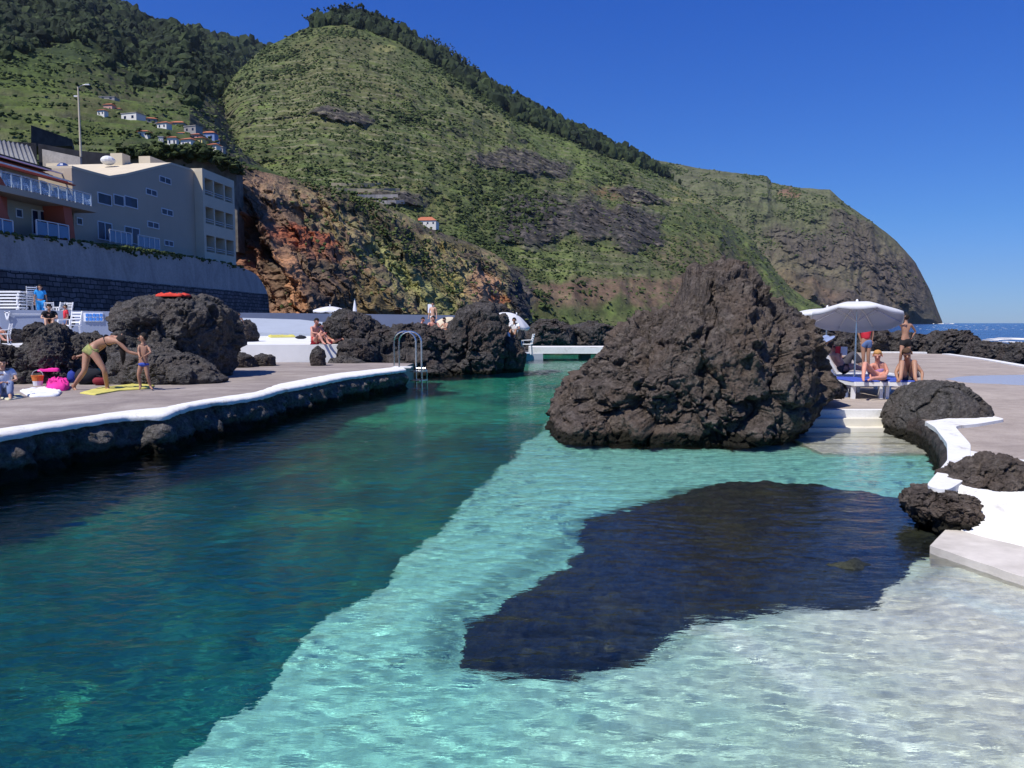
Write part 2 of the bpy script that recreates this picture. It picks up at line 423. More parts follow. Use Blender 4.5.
# field terraces: thin dry-stone risers following the contours
ter = .9*bb(340, 120, 110, 60)+bb(690, 205, 60, 26)+bb(375, 190, 60, 16)+bb(480, 150, 90, 40)*.7+bb(600, 190, 70, 30)*.6+.6*bb(560, 275, 90, 24)
rise = smooth(.80, .95, np.sin(P[..., 2]*2*math.pi/7.5+2*h2)*.5+.5)
c = lerp3(c, np.clip(ter, 0, 1)*rise*.75*smooth(-.4, .1, n3), (.21,.19,.13))
P3 = P.copy()
c = np.concatenate([c, np.repeat(c[-1:], 3, 0)])
mtn = mk('mountain', V.reshape(-1, 3), [gridF(*V.shape[:2])], M['slope'], attrs={'col': c.reshape(-1, 3)})
tag(mtn, kind='structure')
MT = (P3, PX0, PY0, crag, n2, nrm)

# ---- headland beyond ----
cols = [560, 600, 645, 700, 740, 767, 772, 800, 830, 845, 870, 895, 915, 930, 938, 943]
top = [165, 160, 158, 169, 174, 177, 184, 188, 190, 204, 221, 240, 262, 290, 311, 323.2]
rd = [1900]*4+[1900, 1900, 1900, 1880, 1860, 1850, 1830, 1800, 1780, 1760, 1740, 1730]
bd = [1450, 1450, 1430, 1420, 1420, 1430, 1432, 1450, 1480, 1490, 1520, 1560, 1600, 1650, 1690, 1720]
by = [324.]*16
px, t, P = terrain('h', cols, bd, rd, by, top, (560, 943), 260, .9, step=.8); fd = smooth(943, 905, px)[None]*.97+.03
PX0, PY0 = PROJ(P)
nz = .5*fbm(np.stack([PX0/26, PY0/16, PX0*0+3], -1), 4); nzf = .9*fbm(np.stack([PX0/5, PY0/5, PX0*0+4], -1), 3)
ang = P[..., 0]/P[..., 1]
g1 = fbm(np.stack([ang*14+3, P[..., 1]/700., np.zeros_like(ang)], -1), 4, .55, ridged=True)
ed = smooth(0, .05, t)*(.05+.95*smooth(1, .75, t))
P[..., 2] += 14*g1*ed*fd*(P[..., 1]/1000); W0 = P.copy(); push(P, (34*fbm(W0/150+3, 7, .56, ridged=True)+10*fbm(W0/40+7, 5, .6, ridged=True))*ed*fd)
Q_ = P.copy(); h1 = grow(Q_, t, 12, 150, 7, True, .07, 7.7); P[..., 2] += (Q_[..., 2]-P[..., 2])*fd
h2 = fbm(P/26., 5, .6); P[..., 2] += 5*h2*fd*smooth(0, .03, t)*(.4+.6*smooth(1, .9, t))
crag = np.maximum.reduce([bb(*a) for a in ((790, 250, 26, 10, 30), (815, 262, 40, 12, 20), (850, 255, 34, 24, 50), (895, 290, 30, 40, 60), (850, 228, 22, 5, 10), (875, 310, 60, 8, 0))])
crag = crag*smooth(-.5, .3, .4+nzf)
push(P, (6*crag+14*crag*fbm(W0*np.array([1, 1, .5])/26, 6, .62, ridged=True))*smooth(1, .9, t)*fd)
nrm = norm_of(P); V = addback(P, 0, 350)
n1 = fbm(P/90+5, 5); n2 = fbm(P/24+9, 4); n3 = fbm(P/9+3, 3)
c = np.zeros(P.shape)+np.array((.115,.118,.068))
c = lerp3(c, smooth(0, .4, n2)*.6, (.10,.115,.05)); c = lerp3(c, smooth(0, -.4, n2)*.6, (.045,.055,.03))
c = lerp3(c, smooth(215, 275, PY0+18*nz)*.7, (.135,.108,.08))
c = lerp3(c, smooth(-.1, .3, n1)*smooth(210, 270, PY0)*.7, (.085,.07,.06))
for a, k, cc in (((788, 200, 9, 12, 60), .8, (.22,.11,.08)), ((760, 225, 90, 30, 8), .3, (.09,.11,.045)), ((800, 300, 60, 14, 20), .6, (.13,.08,.06)), ((770, 290, 60, 20, 30), .4, (.12,.11,.06)), ((835, 215, 14, 6), .5, (.13,.14,.05))):
    c = lerp3(c, bb(*a)*k, cc)
c = lerp3(c, crag*.7, (.085,.068,.065)); c = lerp3(c, smooth(.55, .3, nrm[..., 2])*.3, (.10,.082,.068))
ter = bb(720, 200, 90, 30); rise = smooth(.75, .95, np.sin(P[..., 2]*2*math.pi/11+2*h2)*.5+.5)
c = lerp3(c, np.clip(ter, 0, 1)*rise*.5, (.14,.13,.09))
HD = (P.copy(), PX0, PY0, crag, n2)
c = np.concatenate([c, np.repeat(c[-1:], 3, 0)])
tag(mk('headland', V.reshape(-1, 3), [gridF(*V.shape[:2])], M['slope_far'], attrs={'col': c.reshape(-1, 3)}), kind='structure')

# ---- wooded hill with the village, left ----
cols = [-260, -100, 0, 60, 118, 150, 180, 215, 262, 300, 360]
top = [-150, -90, -45, -20, 8, 26, 34, 40, 50, 58, 75]
rd = [1350, 1400, 1450, 1450, 1500, 1520, 1560, 1600, 1650, 1700, 1700]
bd = [70, 90, 108, 112, 116, 118, 122, 126, 150, 170, 190]
by = [190, 182, 176, 174, 172, 170, 168, 166, 178, 190, 205]
px, t, P = terrain('l', cols, bd, rd, by, top, (-260, 360), 420, ((150, 190, 215, 240, 262, 300), (1.25, 1.3, 1.9, 3.0, 4.6, 7)), step=1.)
PX0, PY0 = PROJ(P)
nz = .5*fbm(np.stack([PX0/26, PY0/16, PX0*0+8], -1), 4); nzf = .9*fbm(np.stack([PX0/5, PY0/5, PX0*0+4], -1), 3)
ang = P[..., 0]/P[..., 1]
g1 = fbm(np.stack([ang*8+1.3, P[..., 1]/700., np.zeros_like(ang)], -1), 4, .5, ridged=True)
P[..., 2] += 34*g1*smooth(250, 215, PX0)*smooth(.45, .8, t)*(.08+.92*smooth(1, .8, t))*(P[..., 1]/1000)
h1 = grow(P, t, 14, 120, 6, True, .1, 4.4)
h2 = fbm(P/20., 5, .6); P[..., 2] += 1.6*h2*(P[..., 1]/600)*smooth(0, .04, t)
# terraced fields
tm = smooth(60, 100, PY0+25*nz)*smooth(.02, .1, t)
s_ = 9.; q = P[..., 2]/s_; st = (np.floor(q)+smooth(.62, .97, q-np.floor(q)))*s_
P[..., 2] = P[..., 2]*(1-.8*tm)+st*.8*tm
nrm = norm_of(P); V = addback(P, 0, 500)
n1 = fbm(P/50+5, 5); n2 = fbm(P/14+9, 4); n3 = fbm(P/5+3, 3)
c = np.zeros(P.shape)+np.array((.055,.075,.025))
c = lerp3(c, smooth(0, .35, n2)*.8, (.10,.14,.035)); c = lerp3(c, smooth(0, -.3, n2)*.7, G_DARK)
c = lerp3(c, smooth(100, 60, PY0+25*nz)*.75, (.022,.034,.014))
for a, k, cc in (((40, 105, 110, 22, 8), .55, (.10,.135,.03)), ((60, 135, 80, 6, 3), .5, (.12,.15,.04)), ((90, 112, 40, 9), .4, (.10,.085,.05)), ((20, 75, 60, 16, 20), .5, (.085,.12,.03)), ((140, 162, 90, 12), .55, (.10,.09,.07)), ((40, 150, 60, 8), .5, (.085,.08,.06))):
    c = lerp3(c, bb(*a)*k*smooth(-.6, .4, nzf+.2), cc)
c = lerp3(c, tm*smooth(.85, .5, nrm[..., 2])*.8, (.10,.085,.065))
HL = (P.copy(), PX0, PY0, n2, t)
c = np.concatenate([c, np.repeat(c[-1:], 3, 0)])
tag(mk('hillside', V.reshape(-1, 3), [gridF(*V.shape[:2])], M['slope'], attrs={'col': c.reshape(-1, 3)}), kind='structure')

# ---- near red and green cliff behind the pools ----
cols = [196, 215, 235, 262, 300, 340, 380, 400, 430, 470, 495, 510, 520, 527, 531]
top = [142, 150, 162, 172, 181, 190, 203, 212, 229, 243, 254, 266, 280, 300, 321]
bd = [112, 112, 114, 112, 112, 118, 128, 132, 142, 160, 175, 185, 192, 200, 205]
rd = [128, 130, 134, 138, 146, 156, 168, 175, 188, 205, 215, 220, 222, 222, 221]
by = [324.5]*15
px, t, P = terrain('c', cols, bd, rd, by, top, (228, 531), 320, .95, step=.7)
PX0, PY0 = PROJ(P)
nz = .5*fbm(np.stack([PX0/22, PY0/14, PX0*0+12], -1), 4); nzf = .9*fbm(np.stack([PX0/4, PY0/4, PX0*0+4], -1), 3)
# gullies fall towards the right; the face is broken rock
u_ = (PX0-.55*PY0)/38; ed = smooth(0, .06, t)*(.12+.88*smooth(1, .85, t))
g1 = fbm(np.stack([u_, PY0/260, u_*0], -1), 5, .55, ridged=True)
rough = .7*fbm(P/5.5, 7, .56, ridged=True); rough2 = fbm(P*np.array([1, 1, 1.8])/1.6, 4, .6)
P[..., 1] += -(7.5*g1+3.8*rough+.9*rough2)*ed*smooth(0, .1, t)
P[..., 0] += 2.2*fbm(P/4+9, 5)*ed
P[..., 2] += 1.3*fbm(P/3+2, 5)*ed
# the big shadowed cleft beside the retaining wall, and the ledge above it
cl = bb(262, 275, 22, 60, -22)
P[..., 1] += 9*cl*smooth(0, .1, t)
nrm = norm_of(P); V = addback(P, 0, 120)
n2 = fbm(P/6+9, 5); n3 = fbm(P/2+3, 4)
c = np.zeros(P.shape)+np.array((.19,.12,.085))
c = lerp3(c, smooth(0, .4, n2)*.7, (.24,.125,.08)); c = lerp3(c, smooth(0, -.35, n2)*.7, (.085,.07,.062))
green = np.clip(smooth(300, 400, PX0+60*nz-.7*(PY0-250))*1.0, 0, 1)
c = lerp3(c, green*smooth(-.25, .2, n3+.1)*.75, (.24,.22,.10))
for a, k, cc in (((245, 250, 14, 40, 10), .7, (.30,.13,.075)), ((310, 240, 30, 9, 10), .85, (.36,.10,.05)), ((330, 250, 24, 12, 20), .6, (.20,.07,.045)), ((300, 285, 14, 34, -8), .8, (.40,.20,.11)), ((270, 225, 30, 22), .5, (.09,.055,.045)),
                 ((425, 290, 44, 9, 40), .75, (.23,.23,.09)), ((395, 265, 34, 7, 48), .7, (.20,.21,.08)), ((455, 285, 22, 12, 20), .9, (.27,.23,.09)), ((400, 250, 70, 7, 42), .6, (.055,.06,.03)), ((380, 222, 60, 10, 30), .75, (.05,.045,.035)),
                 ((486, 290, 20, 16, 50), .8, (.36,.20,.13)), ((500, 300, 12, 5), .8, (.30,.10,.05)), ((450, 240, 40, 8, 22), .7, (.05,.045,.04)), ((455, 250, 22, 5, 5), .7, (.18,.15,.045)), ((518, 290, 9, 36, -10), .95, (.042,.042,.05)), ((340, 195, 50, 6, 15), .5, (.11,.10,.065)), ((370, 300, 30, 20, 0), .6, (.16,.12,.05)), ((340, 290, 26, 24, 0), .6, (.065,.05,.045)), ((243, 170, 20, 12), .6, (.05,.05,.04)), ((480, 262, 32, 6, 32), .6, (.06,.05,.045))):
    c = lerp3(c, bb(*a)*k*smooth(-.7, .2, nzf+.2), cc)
c = c*1.18
CL = (P.copy(), PX0, PY0, green)
c = np.concatenate([c, np.repeat(c[-1:], 3, 0)])
tag(mk('cliff', V.reshape(-1, 3), [gridF(*V.shape[:2])], M['cliffm'], attrs={'col': c.reshape(-1, 3)}), kind='structure')

# ---- vegetation as masses ----
def clumps(name, pts, size, mat, label, cat, sub=0, flat=.8, jit=.45, seed=1):
    rng = np.random.default_rng(seed)
    bv, bf = ICO[sub]; n = len(pts); k = len(bv)
    S = size[:, None]*rng.uniform(.75, 1.3, (n, 3))*np.array([1, 1, flat])
    V = bv[None]*(1+jit*rng.uniform(-1, 1, (n, k, 1)))*S[:, None]+pts[:, None]
    Fc = (bf[None]+(np.arange(n)*k)[:, None, None]).reshape(-1, 3)
    tone = np.repeat(rng.uniform(0, 1, n), k)
    o = mk(name, V.reshape(-1, 3), [Fc], mat, smooth_=False, attrs={'tone': tone})
    return tag(o, label, cat, kind='stuff')
def leafm(name, a, b, c):
    m, nt, bs = new_mat(name)
    at = N(nt, 'ShaderNodeAttribute', attribute_name='tone')
    nt.links.new(ramp(nt, at.outputs['Fac'], [(0, a), (.55, b), (1, c)]), bs.inputs['Base Color']); bs.inputs['Roughness'].default_value = .85
    bs.inputs['Specular IOR Level'].default_value = .2
    bump(nt, bs, noise_n(nt, 1.2, 5), .8, .8); return m
M['forest'] = leafm('forest_leaf', (.012,.02,.010), (.024,.038,.015), (.045,.065,.022))
M['scrub'] = leafm('scrub_leaf', (.045,.068,.024), (.08,.112,.034), (.135,.16,.055))
M['scrubdark'] = leafm('bush_leaf', (.02,.032,.012), (.045,.065,.02), (.08,.105,.03))
rng = np.random.default_rng(11)
def pick(T, w, n):
    """points on the slope, evenly by photographed area and weighted by w"""
    P, PX, PY = T[:3]
    a = np.abs(np.gradient(PX, axis=1)*np.gradient(PY, axis=0))
    pr = (a*w).ravel(); pr /= pr.sum()
    i = rng.choice(len(pr), n, p=pr); q = P.reshape(-1, 3)[i].copy()
    q[:, :2] += rng.normal(size=(n, 2))*1.2
    return q, i
P_, X_, Y_, cr, n2_, nr_ = MT
toplim = np.interp(X_, [300, 310, 350, 400, 450, 520, 600, 660, 720], [26, 27, 26, 44, 78, 130, 158, 176, 200])
wd = smooth(3, -3, Y_-toplim+6*fbm(np.stack([X_/14, Y_/14, X_*0], -1), 3))*smooth(296, 306, X_)*smooth(700, 640, X_)
q, i = pick(MT, wd+1e-9, 3000); q[:, 2] += 3.5
clumps('ridge_forest', q, np.clip(rng.lognormal(1.35, .38, len(q)), 1.8, 8), M['forest'], 'dark tree belt along the mountain crest', 'forest', 1, 1.5, .35, 2)
sd = (smooth(-.2, .3, fbm(P_/45+3, 4))*.8+.35)*(1-.9*cr)*(1-wd)
sd = sd*(1-.8*blob(X_, Y_, 620, 305, 120, 18)); q, i = pick(MT, sd, 20000)
dz = q[:, 1]/1000
clumps('mountain_scrub', q, rng.uniform(.6, 1.7, len(q))*dz+.2, M['scrub'], 'low green scrub covering the mountain slope', 'scrub', 0, .7, .5, 3)
gull = smooth(.1, .5, -fbm(P_/70+8, 4))*(1-cr)+.9*blob(X_, Y_, 470, 95, 60, 9, 40)+.9*blob(X_, Y_, 560, 140, 60, 10, 30)+.6*blob(X_, Y_, 500, 215, 50, 30)
q, i = pick(MT, gull+1e-4, 4500)
clumps('mountain_bushes', q, rng.uniform(1.2, 3.0, len(q))*q[:, 1]/1000+.3, M['scrubdark'], 'dark green bushes in the mountain gullies', 'bushes', 0, .8, .5, 4)
P_, X_, Y_ = HL[:3]
lim = np.interp(X_, [-50, 0, 60, 120, 160, 200, 240, 300], [60, 62, 55, 75, 92, 105, 110, 120])
wd = smooth(6, -6, Y_-lim+26*fbm(np.stack([X_/30, Y_/20, X_*0], -1), 4))
q, i = pick(HL, wd*(X_ > -120)+1e-9, 11000); q[:, 2] += 4
clumps('hill_forest', q, np.clip(rng.lognormal(1.65, .38, len(q)), 2.5, 12)*q[:, 1]/1300, M['forest'], 'dark wood covering the upper left hill', 'forest', 1, 1.2, .35, 5)
q, i = pick(HL, (1-wd)*(X_ > -120)*smooth(-.2, .3, fbm(P_/25+3, 4))*smooth(178, 165, Y_)+1e-9, 13000)
clumps('terrace_bushes', q, rng.uniform(.5, 1.7, len(q))*(q[:, 1]/600)+.1, M['scrub'], 'green bushes on the terraced lower hill', 'bushes', 0, .75, .5, 6)
P_, X_, Y_ = HD[:3]
q, i = pick(HD, smooth(-.1, .3, fbm(P_/60+3, 4))*smooth(280, 190, Y_)*smooth(900, 780, X_)+.005, 6000)
clumps('headland_scrub', q, rng.uniform(1.2, 2.8, len(q)), M['scrub'], 'sparse scrub on the far headland', 'scrub', 0, .55, .5, 7)
P_, X_, Y_, gr = CL
q, i = pick(CL, (gr*.5*smooth(-.1, .3, fbm(P_/4+3, 4))+.01+.9*blob(X_, Y_, 340, 192, 60, 7, 15)+.8*blob(X_, Y_, 240, 165, 20, 8)+.6*blob(X_, Y_, 400, 240, 90, 10, 42)), 1700)
clumps('cliff_scrub', q, rng.uniform(.12, .42, len(q)), M['scrub'], 'tufts of scrub growing on the near cliff', 'scrub', 0, .8, .5, 8)

# ---------- trees standing on the skyline, each its own ----------
def tree(loc, h, w, seed, label, mat='forest', bare=False):
    rg = np.random.default_rng(seed)
    r = empty('tree', loc); tag(r, label, 'tree', 'trees on the mountain skyline')
    tb = MB(); pts = [(rg.normal()*.04*h*k, 0, h*.85*k/4) for k in range(5)]; tb.tube(pts, [h*.03*(1-k*.17) for k in range(5)], 5)
    ends = []
    for k in range(7):
        a = rg.uniform(0, 6.28); z0 = h*rg.uniform(.45, .8); e_ = (math.cos(a)*w*.45, math.sin(a)*w*.45, z0+h*rg.uniform(.05, .18))
        tb.tube([(0, 0, z0), e_], [h*.014, h*.006], 4); ends.append(e_)
    tb.build('trunk', M['wood'], r)
    n = 30 if bare else 60; bv, bf = ICO[0]
    pc = []
    for k in range(n):
        e_ = ends[rg.integers(len(ends))]; pc.append(np.array(e_)+rg.normal(size=3)*np.array([w*.17, w*.17, h*.07]))
    pc = np.array(pc); S = rg.uniform(.5, 1.1, (n, 1, 1))*w*.11
    V = bv[None]*(1+.5*rg.uniform(-1, 1, (n, 12, 1)))*S+pc[:, None]
    Fc = (bf[None]+(np.arange(n)*12)[:, None, None]).reshape(-1, 3)
    mk('crown', V.reshape(-1, 3), [Fc], M[mat], r, False, {'tone': np.repeat(rg.uniform(0, 1, n), 12)})
    return r
def ontop(pxv, T):
    P, X, Y = T[:3]; j = int(np.argmin(np.abs(X[-1]-pxv))); k = int(np.argmin(PROJ(P[:, j])[1])); return P[k, j]
sky_trees = [(428, 11, 9), (434, 12, 10), (441, 12, 10), (448, 13, 10), (454, 12, 10), (461, 13, 11), (467, 12, 9), (474, 10, 9), (310, 15, 11), (320, 17, 13), (332, 18, 14), (346, 19, 15), (360, 19, 15), (374, 18, 14), (386, 17, 13), (398, 16, 12), (410, 15, 11), (490, 10, 9), (508, 10, 9), (530, 9, 9), (556, 10, 9), (586, 9, 8), (612, 9, 9)]
nm = ['first', 'second', 'third', 'fourth', 'fifth', 'sixth', 'seventh', 'eighth', 'ninth']
for k, (x_, h_, w_) in enumerate(sky_trees):
    p_ = ontop(x_, MT)
    if k < 8: lb = 'thin open-crowned tree on the right shoulder of the mountain, %s down the row' % nm[k]
    elif k < 17: lb = 'dark bushy tree crowning the mountain summit, %s from the left' % nm[k-8]
    else: lb = 'small dark tree on the falling right ridge of the mountain, %s down from the row' % nm[k-17]
    tree((p_[0], p_[1], p_[2]-.5), h_*(1.7 if k < 8 else 1), w_, 100+k, lb, 'forest' if k >= 8 else 'scrubdark', k < 8)

# =====================================================================
# POOL, DECKS, SEA, GROUND
# =====================================================================
DL, DR = .54, .33          # deck heights, left and right
def PZl(l, z): return np.array([PZ(a, b, z) for a, b in l])
def resample(pts, step, jit=0, seed=0, it=4):
    pts = np.array(pts, float); s = np.r_[0, np.cumsum(np.linalg.norm(np.diff(pts, axis=0), axis=1))]
    n = max(2, int(s[-1]/step)); t = np.linspace(0, s[-1], n)
    out = np.stack([np.interp(t, s, pts[:, k]) for k in range(pts.shape[1])], -1)
    # soften corners
    for _ in range(it): out[1:-1] = .25*out[:-2]+.5*out[1:-1]+.25*out[2:]
    return out, t
def side(P, a, b):  # >0 right of a->b
    return (b[0]-a[0])*(P[..., 1]-a[1])-(b[1]-a[1])*(P[..., 0]-a[0])
def distl(P, a, b):
    return -side(P, a, b)/math.hypot(b[0]-a[0], b[1]-a[1])
def inpoly(P, poly):
    x, y = P[..., 0], P[..., 1]; r = np.zeros(x.shape, bool); n = len(poly)
    for i in range(n):
        x0, y0 = poly[i][:2]; x1, y1 = poly[(i+1) % n][:2]
        if y0 == y1: continue
        c = ((y0 > y) != (y1 > y)) & (x < (x1-x0)*(y-y0)/(y1-y0)+x0); r ^= c
    return r
def dpoly(P, poly):
    d = np.full(P.shape[:-1], 1e9); n = len(poly)
    for i in range(n):
        a = np.array(poly[i][:2]); b = np.array(poly[(i+1) % n][:2]); ab = b-a
        t = np.clip(((P[..., :2]-a)@ab)/(ab@ab), 0, 1)
        d = np.minimum(d, np.linalg.norm(P[..., :2]-a-t[..., None]*ab, axis=-1))
    return np.where(inpoly(P, poly), d, -d)

# ---- pool floor ----
reefp = [(452, 634), (460, 594), (500, 574), (545, 550), (582, 528), (592, 506), (700, 480), (790, 480), (870, 490), (905, 497), (990, 490), (990, 535), (945, 556), (905, 578), (905, 598), (820, 590), (760, 592), (705, 596), (648, 626), (562, 644)]
xs = np.arange(-16, 14, .08); ys = np.arange(-4, 50, .08)
X, Y = np.meshgrid(xs, ys); G = np.stack([X, Y, X*0], -1)
A_ = PZ(525, 462, -.45); B_ = PZ(232, 760, -.45)
wob = .26*fbm(G*.9, 5, .6)
dsh = distl(G, B_, A_)+wob+.0*G[..., 0]     # metres onto the shelf, right of its lip
fgd = distl(G, PZ(470, 585, -.4), PZ(1100, 660, -.3))  # towards camera from the first pale step
z = np.where(dsh > 0, -.62, -2.6)
z = -2.1+(2.1-.62)*smooth(-.16, .06, dsh)
e1 = distl(G, PZ(600, 590, -.45), PZ(930, 790, -.35)); e2 = distl(G, PZ(800, 570, -.3), PZ(1080, 660, -.2))
sh = dsh > .05
ramp_ = smooth(0, 3.2, distl(G, PZ(1010, 900, -.3), PZ(640, 560, -.3))*1)
near = smooth(6.9, 4.2, Y+.10*X)
z = np.where(dsh > 0, z+.22*near+.03*fbm(G*2, 3), z)
R0 = PZ(931, 546, 0); R1 = PZ(1024, 577, 0)
dr = distl(G, R0, R1)       # distance from the right-hand sill towards camera
beach = np.clip(.30-.16*dr, 0, .3)*(X > 1.0)*smooth(0, .6, dsh)
z = np.where(Y < 7.2, np.maximum(z, -.42+beach*1.2-.0), z)*(dsh > .06)+z*(dsh <= .06)
z = z-.05*smooth(-.05, .05, e1)*near*(dsh > .1)
rp_d = dpoly(G, PZl(reefp, -.06)); z = np.where(dsh > .06, z-.3*smooth(-.25, .1, rp_d), z)
deepn = fbm(G*.5, 4); z = np.where(dsh < -.1, z+.5*deepn, z)
# water's depth tint put into the floor colour; pale floor under the right-hand steps
deep_tint = np.array((.034, .37, .25)); turq_tint = np.array((.27, .66, .57)); cpale = np.array((.60, .72, .61)); ctan = np.array((.80, .76, .65))
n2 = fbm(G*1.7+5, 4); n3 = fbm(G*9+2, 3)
c = np.zeros(G.shape)+deep_tint
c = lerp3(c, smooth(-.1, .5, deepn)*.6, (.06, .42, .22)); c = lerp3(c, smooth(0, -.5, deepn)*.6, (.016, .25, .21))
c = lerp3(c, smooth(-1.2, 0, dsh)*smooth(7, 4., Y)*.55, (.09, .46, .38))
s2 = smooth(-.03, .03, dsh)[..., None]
cs = np.zeros(G.shape)+turq_tint
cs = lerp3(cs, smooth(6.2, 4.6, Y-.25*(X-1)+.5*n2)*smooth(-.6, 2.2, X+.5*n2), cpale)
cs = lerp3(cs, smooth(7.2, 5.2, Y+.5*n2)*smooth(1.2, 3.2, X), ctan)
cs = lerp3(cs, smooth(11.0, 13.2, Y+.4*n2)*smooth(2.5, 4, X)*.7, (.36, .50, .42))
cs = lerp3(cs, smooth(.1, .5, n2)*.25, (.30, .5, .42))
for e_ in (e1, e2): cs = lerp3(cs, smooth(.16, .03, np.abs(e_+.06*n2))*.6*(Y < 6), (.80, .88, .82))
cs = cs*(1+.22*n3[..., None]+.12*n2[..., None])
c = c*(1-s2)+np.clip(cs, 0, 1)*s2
M['floor'] = attr_mat('water_tinted_concrete', scale=14, bd=.01, speck=.22, bs=.3)  # concrete whose colour also holds the teal and turquoise of the water
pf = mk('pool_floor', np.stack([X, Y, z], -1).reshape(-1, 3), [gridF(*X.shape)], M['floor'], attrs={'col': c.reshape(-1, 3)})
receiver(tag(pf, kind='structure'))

# ---- pool water: a real rippled sheet ----
rw_ = np.random.default_rng(5)
def waves(X, Y):
    Z = np.zeros_like(X)
    for k in range(72):
        lam = .06*10**(rw_.random()*.98); a = R(92+rw_.normal()*30); kk = 2*math.pi/lam
        amp = lam*(.0028 if lam < .16 else .0014)
        ph = rw_.random()*6.28
        Z += amp*np.sin(kk*(X*math.cos(a)+Y*math.sin(a))+ph)
    mod = .75+.5*np.clip(fbm(np.stack([X*.35, Y*.6, X*0], -1), 2)+.3, 0, 1.2)
    return Z*mod
xw = np.arange(-15.5, 13.5, .04)
yw = np.concatenate([np.arange(-3.5, 2.2, .12), np.arange(2.2, 14, .022), np.arange(14, 16, .03), np.arange(16, 30, .05), np.arange(30, 48, .1)])
X, Y = np.meshgrid(xw, yw); Z = waves(X, Y)
m, nt, b = new_mat('pool_water'); b.inputs['Base Color'].default_value = (.93, 1, .99, 1); b.inputs['Roughness'].default_value = 0
b.inputs['IOR'].default_value = 1.333; b.inputs['Transmission Weight'].default_value = 1
tcx = N(nt, 'ShaderNodeTexCoord').outputs['Object']; mpx = N(nt, 'ShaderNodeMapping'); nt.links.new(tcx, mpx.inputs[0]); mpx.inputs['Scale'].default_value = (.62, 1.5, 1); mpx.inputs['Rotation'].default_value = (0, 0, .12)
bp1 = bump(nt, b, noise_n(nt, 5.5, 3, .55, vec=mpx.outputs[0], dist=.6), .22, .03)
bump(nt, b, noise_n(nt, 17, 3, .5, vec=mpx.outputs[0], dist=.4), .45, .008, bp1)
wt = mk('pool_water', np.stack([X, Y, Z], -1).reshape(-1, 3), [gridF(*X.shape)], m)
tag(wt, kind='structure')
try: wt.cycles.is_caustics_caster = True
except Exception: pass

# ---- sea ----
m, nt, b = new_mat('sea_water'); b.inputs['Roughness'].default_value = .18
n1 = noise_n(nt, .08, 6, .6); n2_ = noise_n(nt, .6, 6, .65)
nt.links.new(ramp(nt, n1, [(.35, (.004, .030, .105)), (.65, (.010, .055, .17))]), b.inputs['Base Color'])
p_ = bump(nt, b, n1, .6, 2.); bump(nt, b, n2_, .7, .5, p_)
seas = MB()
ysg = np.concatenate([np.linspace(48, 400, 60), np.geomspace(420, 11500, 50)])
Xs = np.linspace(-1, 1, 60)[None]*(ysg[:, None]*1.3+150)+ysg[:, None]*.2; Ys = np.repeat(ysg[:, None], 60, 1)
seas.add(np.stack([Xs, Ys, np.full_like(Xs, -.35)], -1), [gridF(*Xs.shape)])
seas.add([[17, -60, -.35], [900, -60, -.35], [900, 48, -.35], [17, 48, -.35]], [np.array([[0, 1, 2, 3]])])
tag(seas.build('sea', m), kind='structure')
fo = MB(); rf = np.random.default_rng(9)
for (a, b_, y0, n_) in ((990, 1024, 339.0, 14), (1004, 1060, 342, 10), (590, 612, 324.9, 14)):
    for k in range(n_):
        p = PZ(a+(b_-a)*rf.random(), y0+rf.normal()*.5 if y0 > 330 else y0+rf.normal()*.12, -.33)
        d_ = p[1]; fo.ell(p, (.005*d_*rf.uniform(.3, 1.2), .02*d_, .0005*d_), 8, 4, noise=.5, seed=k)
for k in range(60):
    p = PZ(rf.uniform(905, 1100), rf.uniform(325.0, 330), -.33); d_ = p[1]
    fo.ell(p, (.0007*d_, .003*d_, .00012*d_), 6, 4)
for k in range(40):
    p = PD(rf.uniform(870, 942), 323.9, 1700); fo.ell((p[0], p[1]-rf.uniform(10, 60), 0), (rf.uniform(1, 5), 6, rf.uniform(.4, 1.4)), 6, 4)
tag(fo.build('sea_foam', M['white'], sm=True), 'white surf breaking along the rocky shore', 'foam', kind='stuff')

# ---- ground: one rough sheet under everything on land ----
xs = np.concatenate([np.arange(-160, -40, 2), np.arange(-40, 40, .5), np.arange(40, 60, 2)]); ys = np.concatenate([np.arange(-40, 60, .6), np.arange(60, 260, 2)])
X, Y = np.meshgrid(xs, ys); G = np.stack([X, Y, X*0], -1)
lim = np.interp(Y, [-40, 20, 45, 60, 130, 212, 260], [17, 18, 15, 4, 3, 6, 6])
z = np.where(X < lim, .1+.8*smooth(24, 30, Y)+.15*fbm(G/3, 4), -3)
z = np.where((X > -15) & (X < 13.6) & (Y < 49), -4, z); z = np.where((X < -36), np.maximum(z, .9), z)
z = np.where(Y > 212, -3, z); z = np.where((X > -3) & (z > -.2), -.05+.1*fbm(G/3, 4), z)
M['ground'] = plain('dark_rocky_ground', (.055,.05,.045), .95, .4, .8, .8)
tag(mk('ground', np.stack([X, Y, z], -1).reshape(-1, 3), [gridF(*X.shape)], M['ground']), kind='structure')

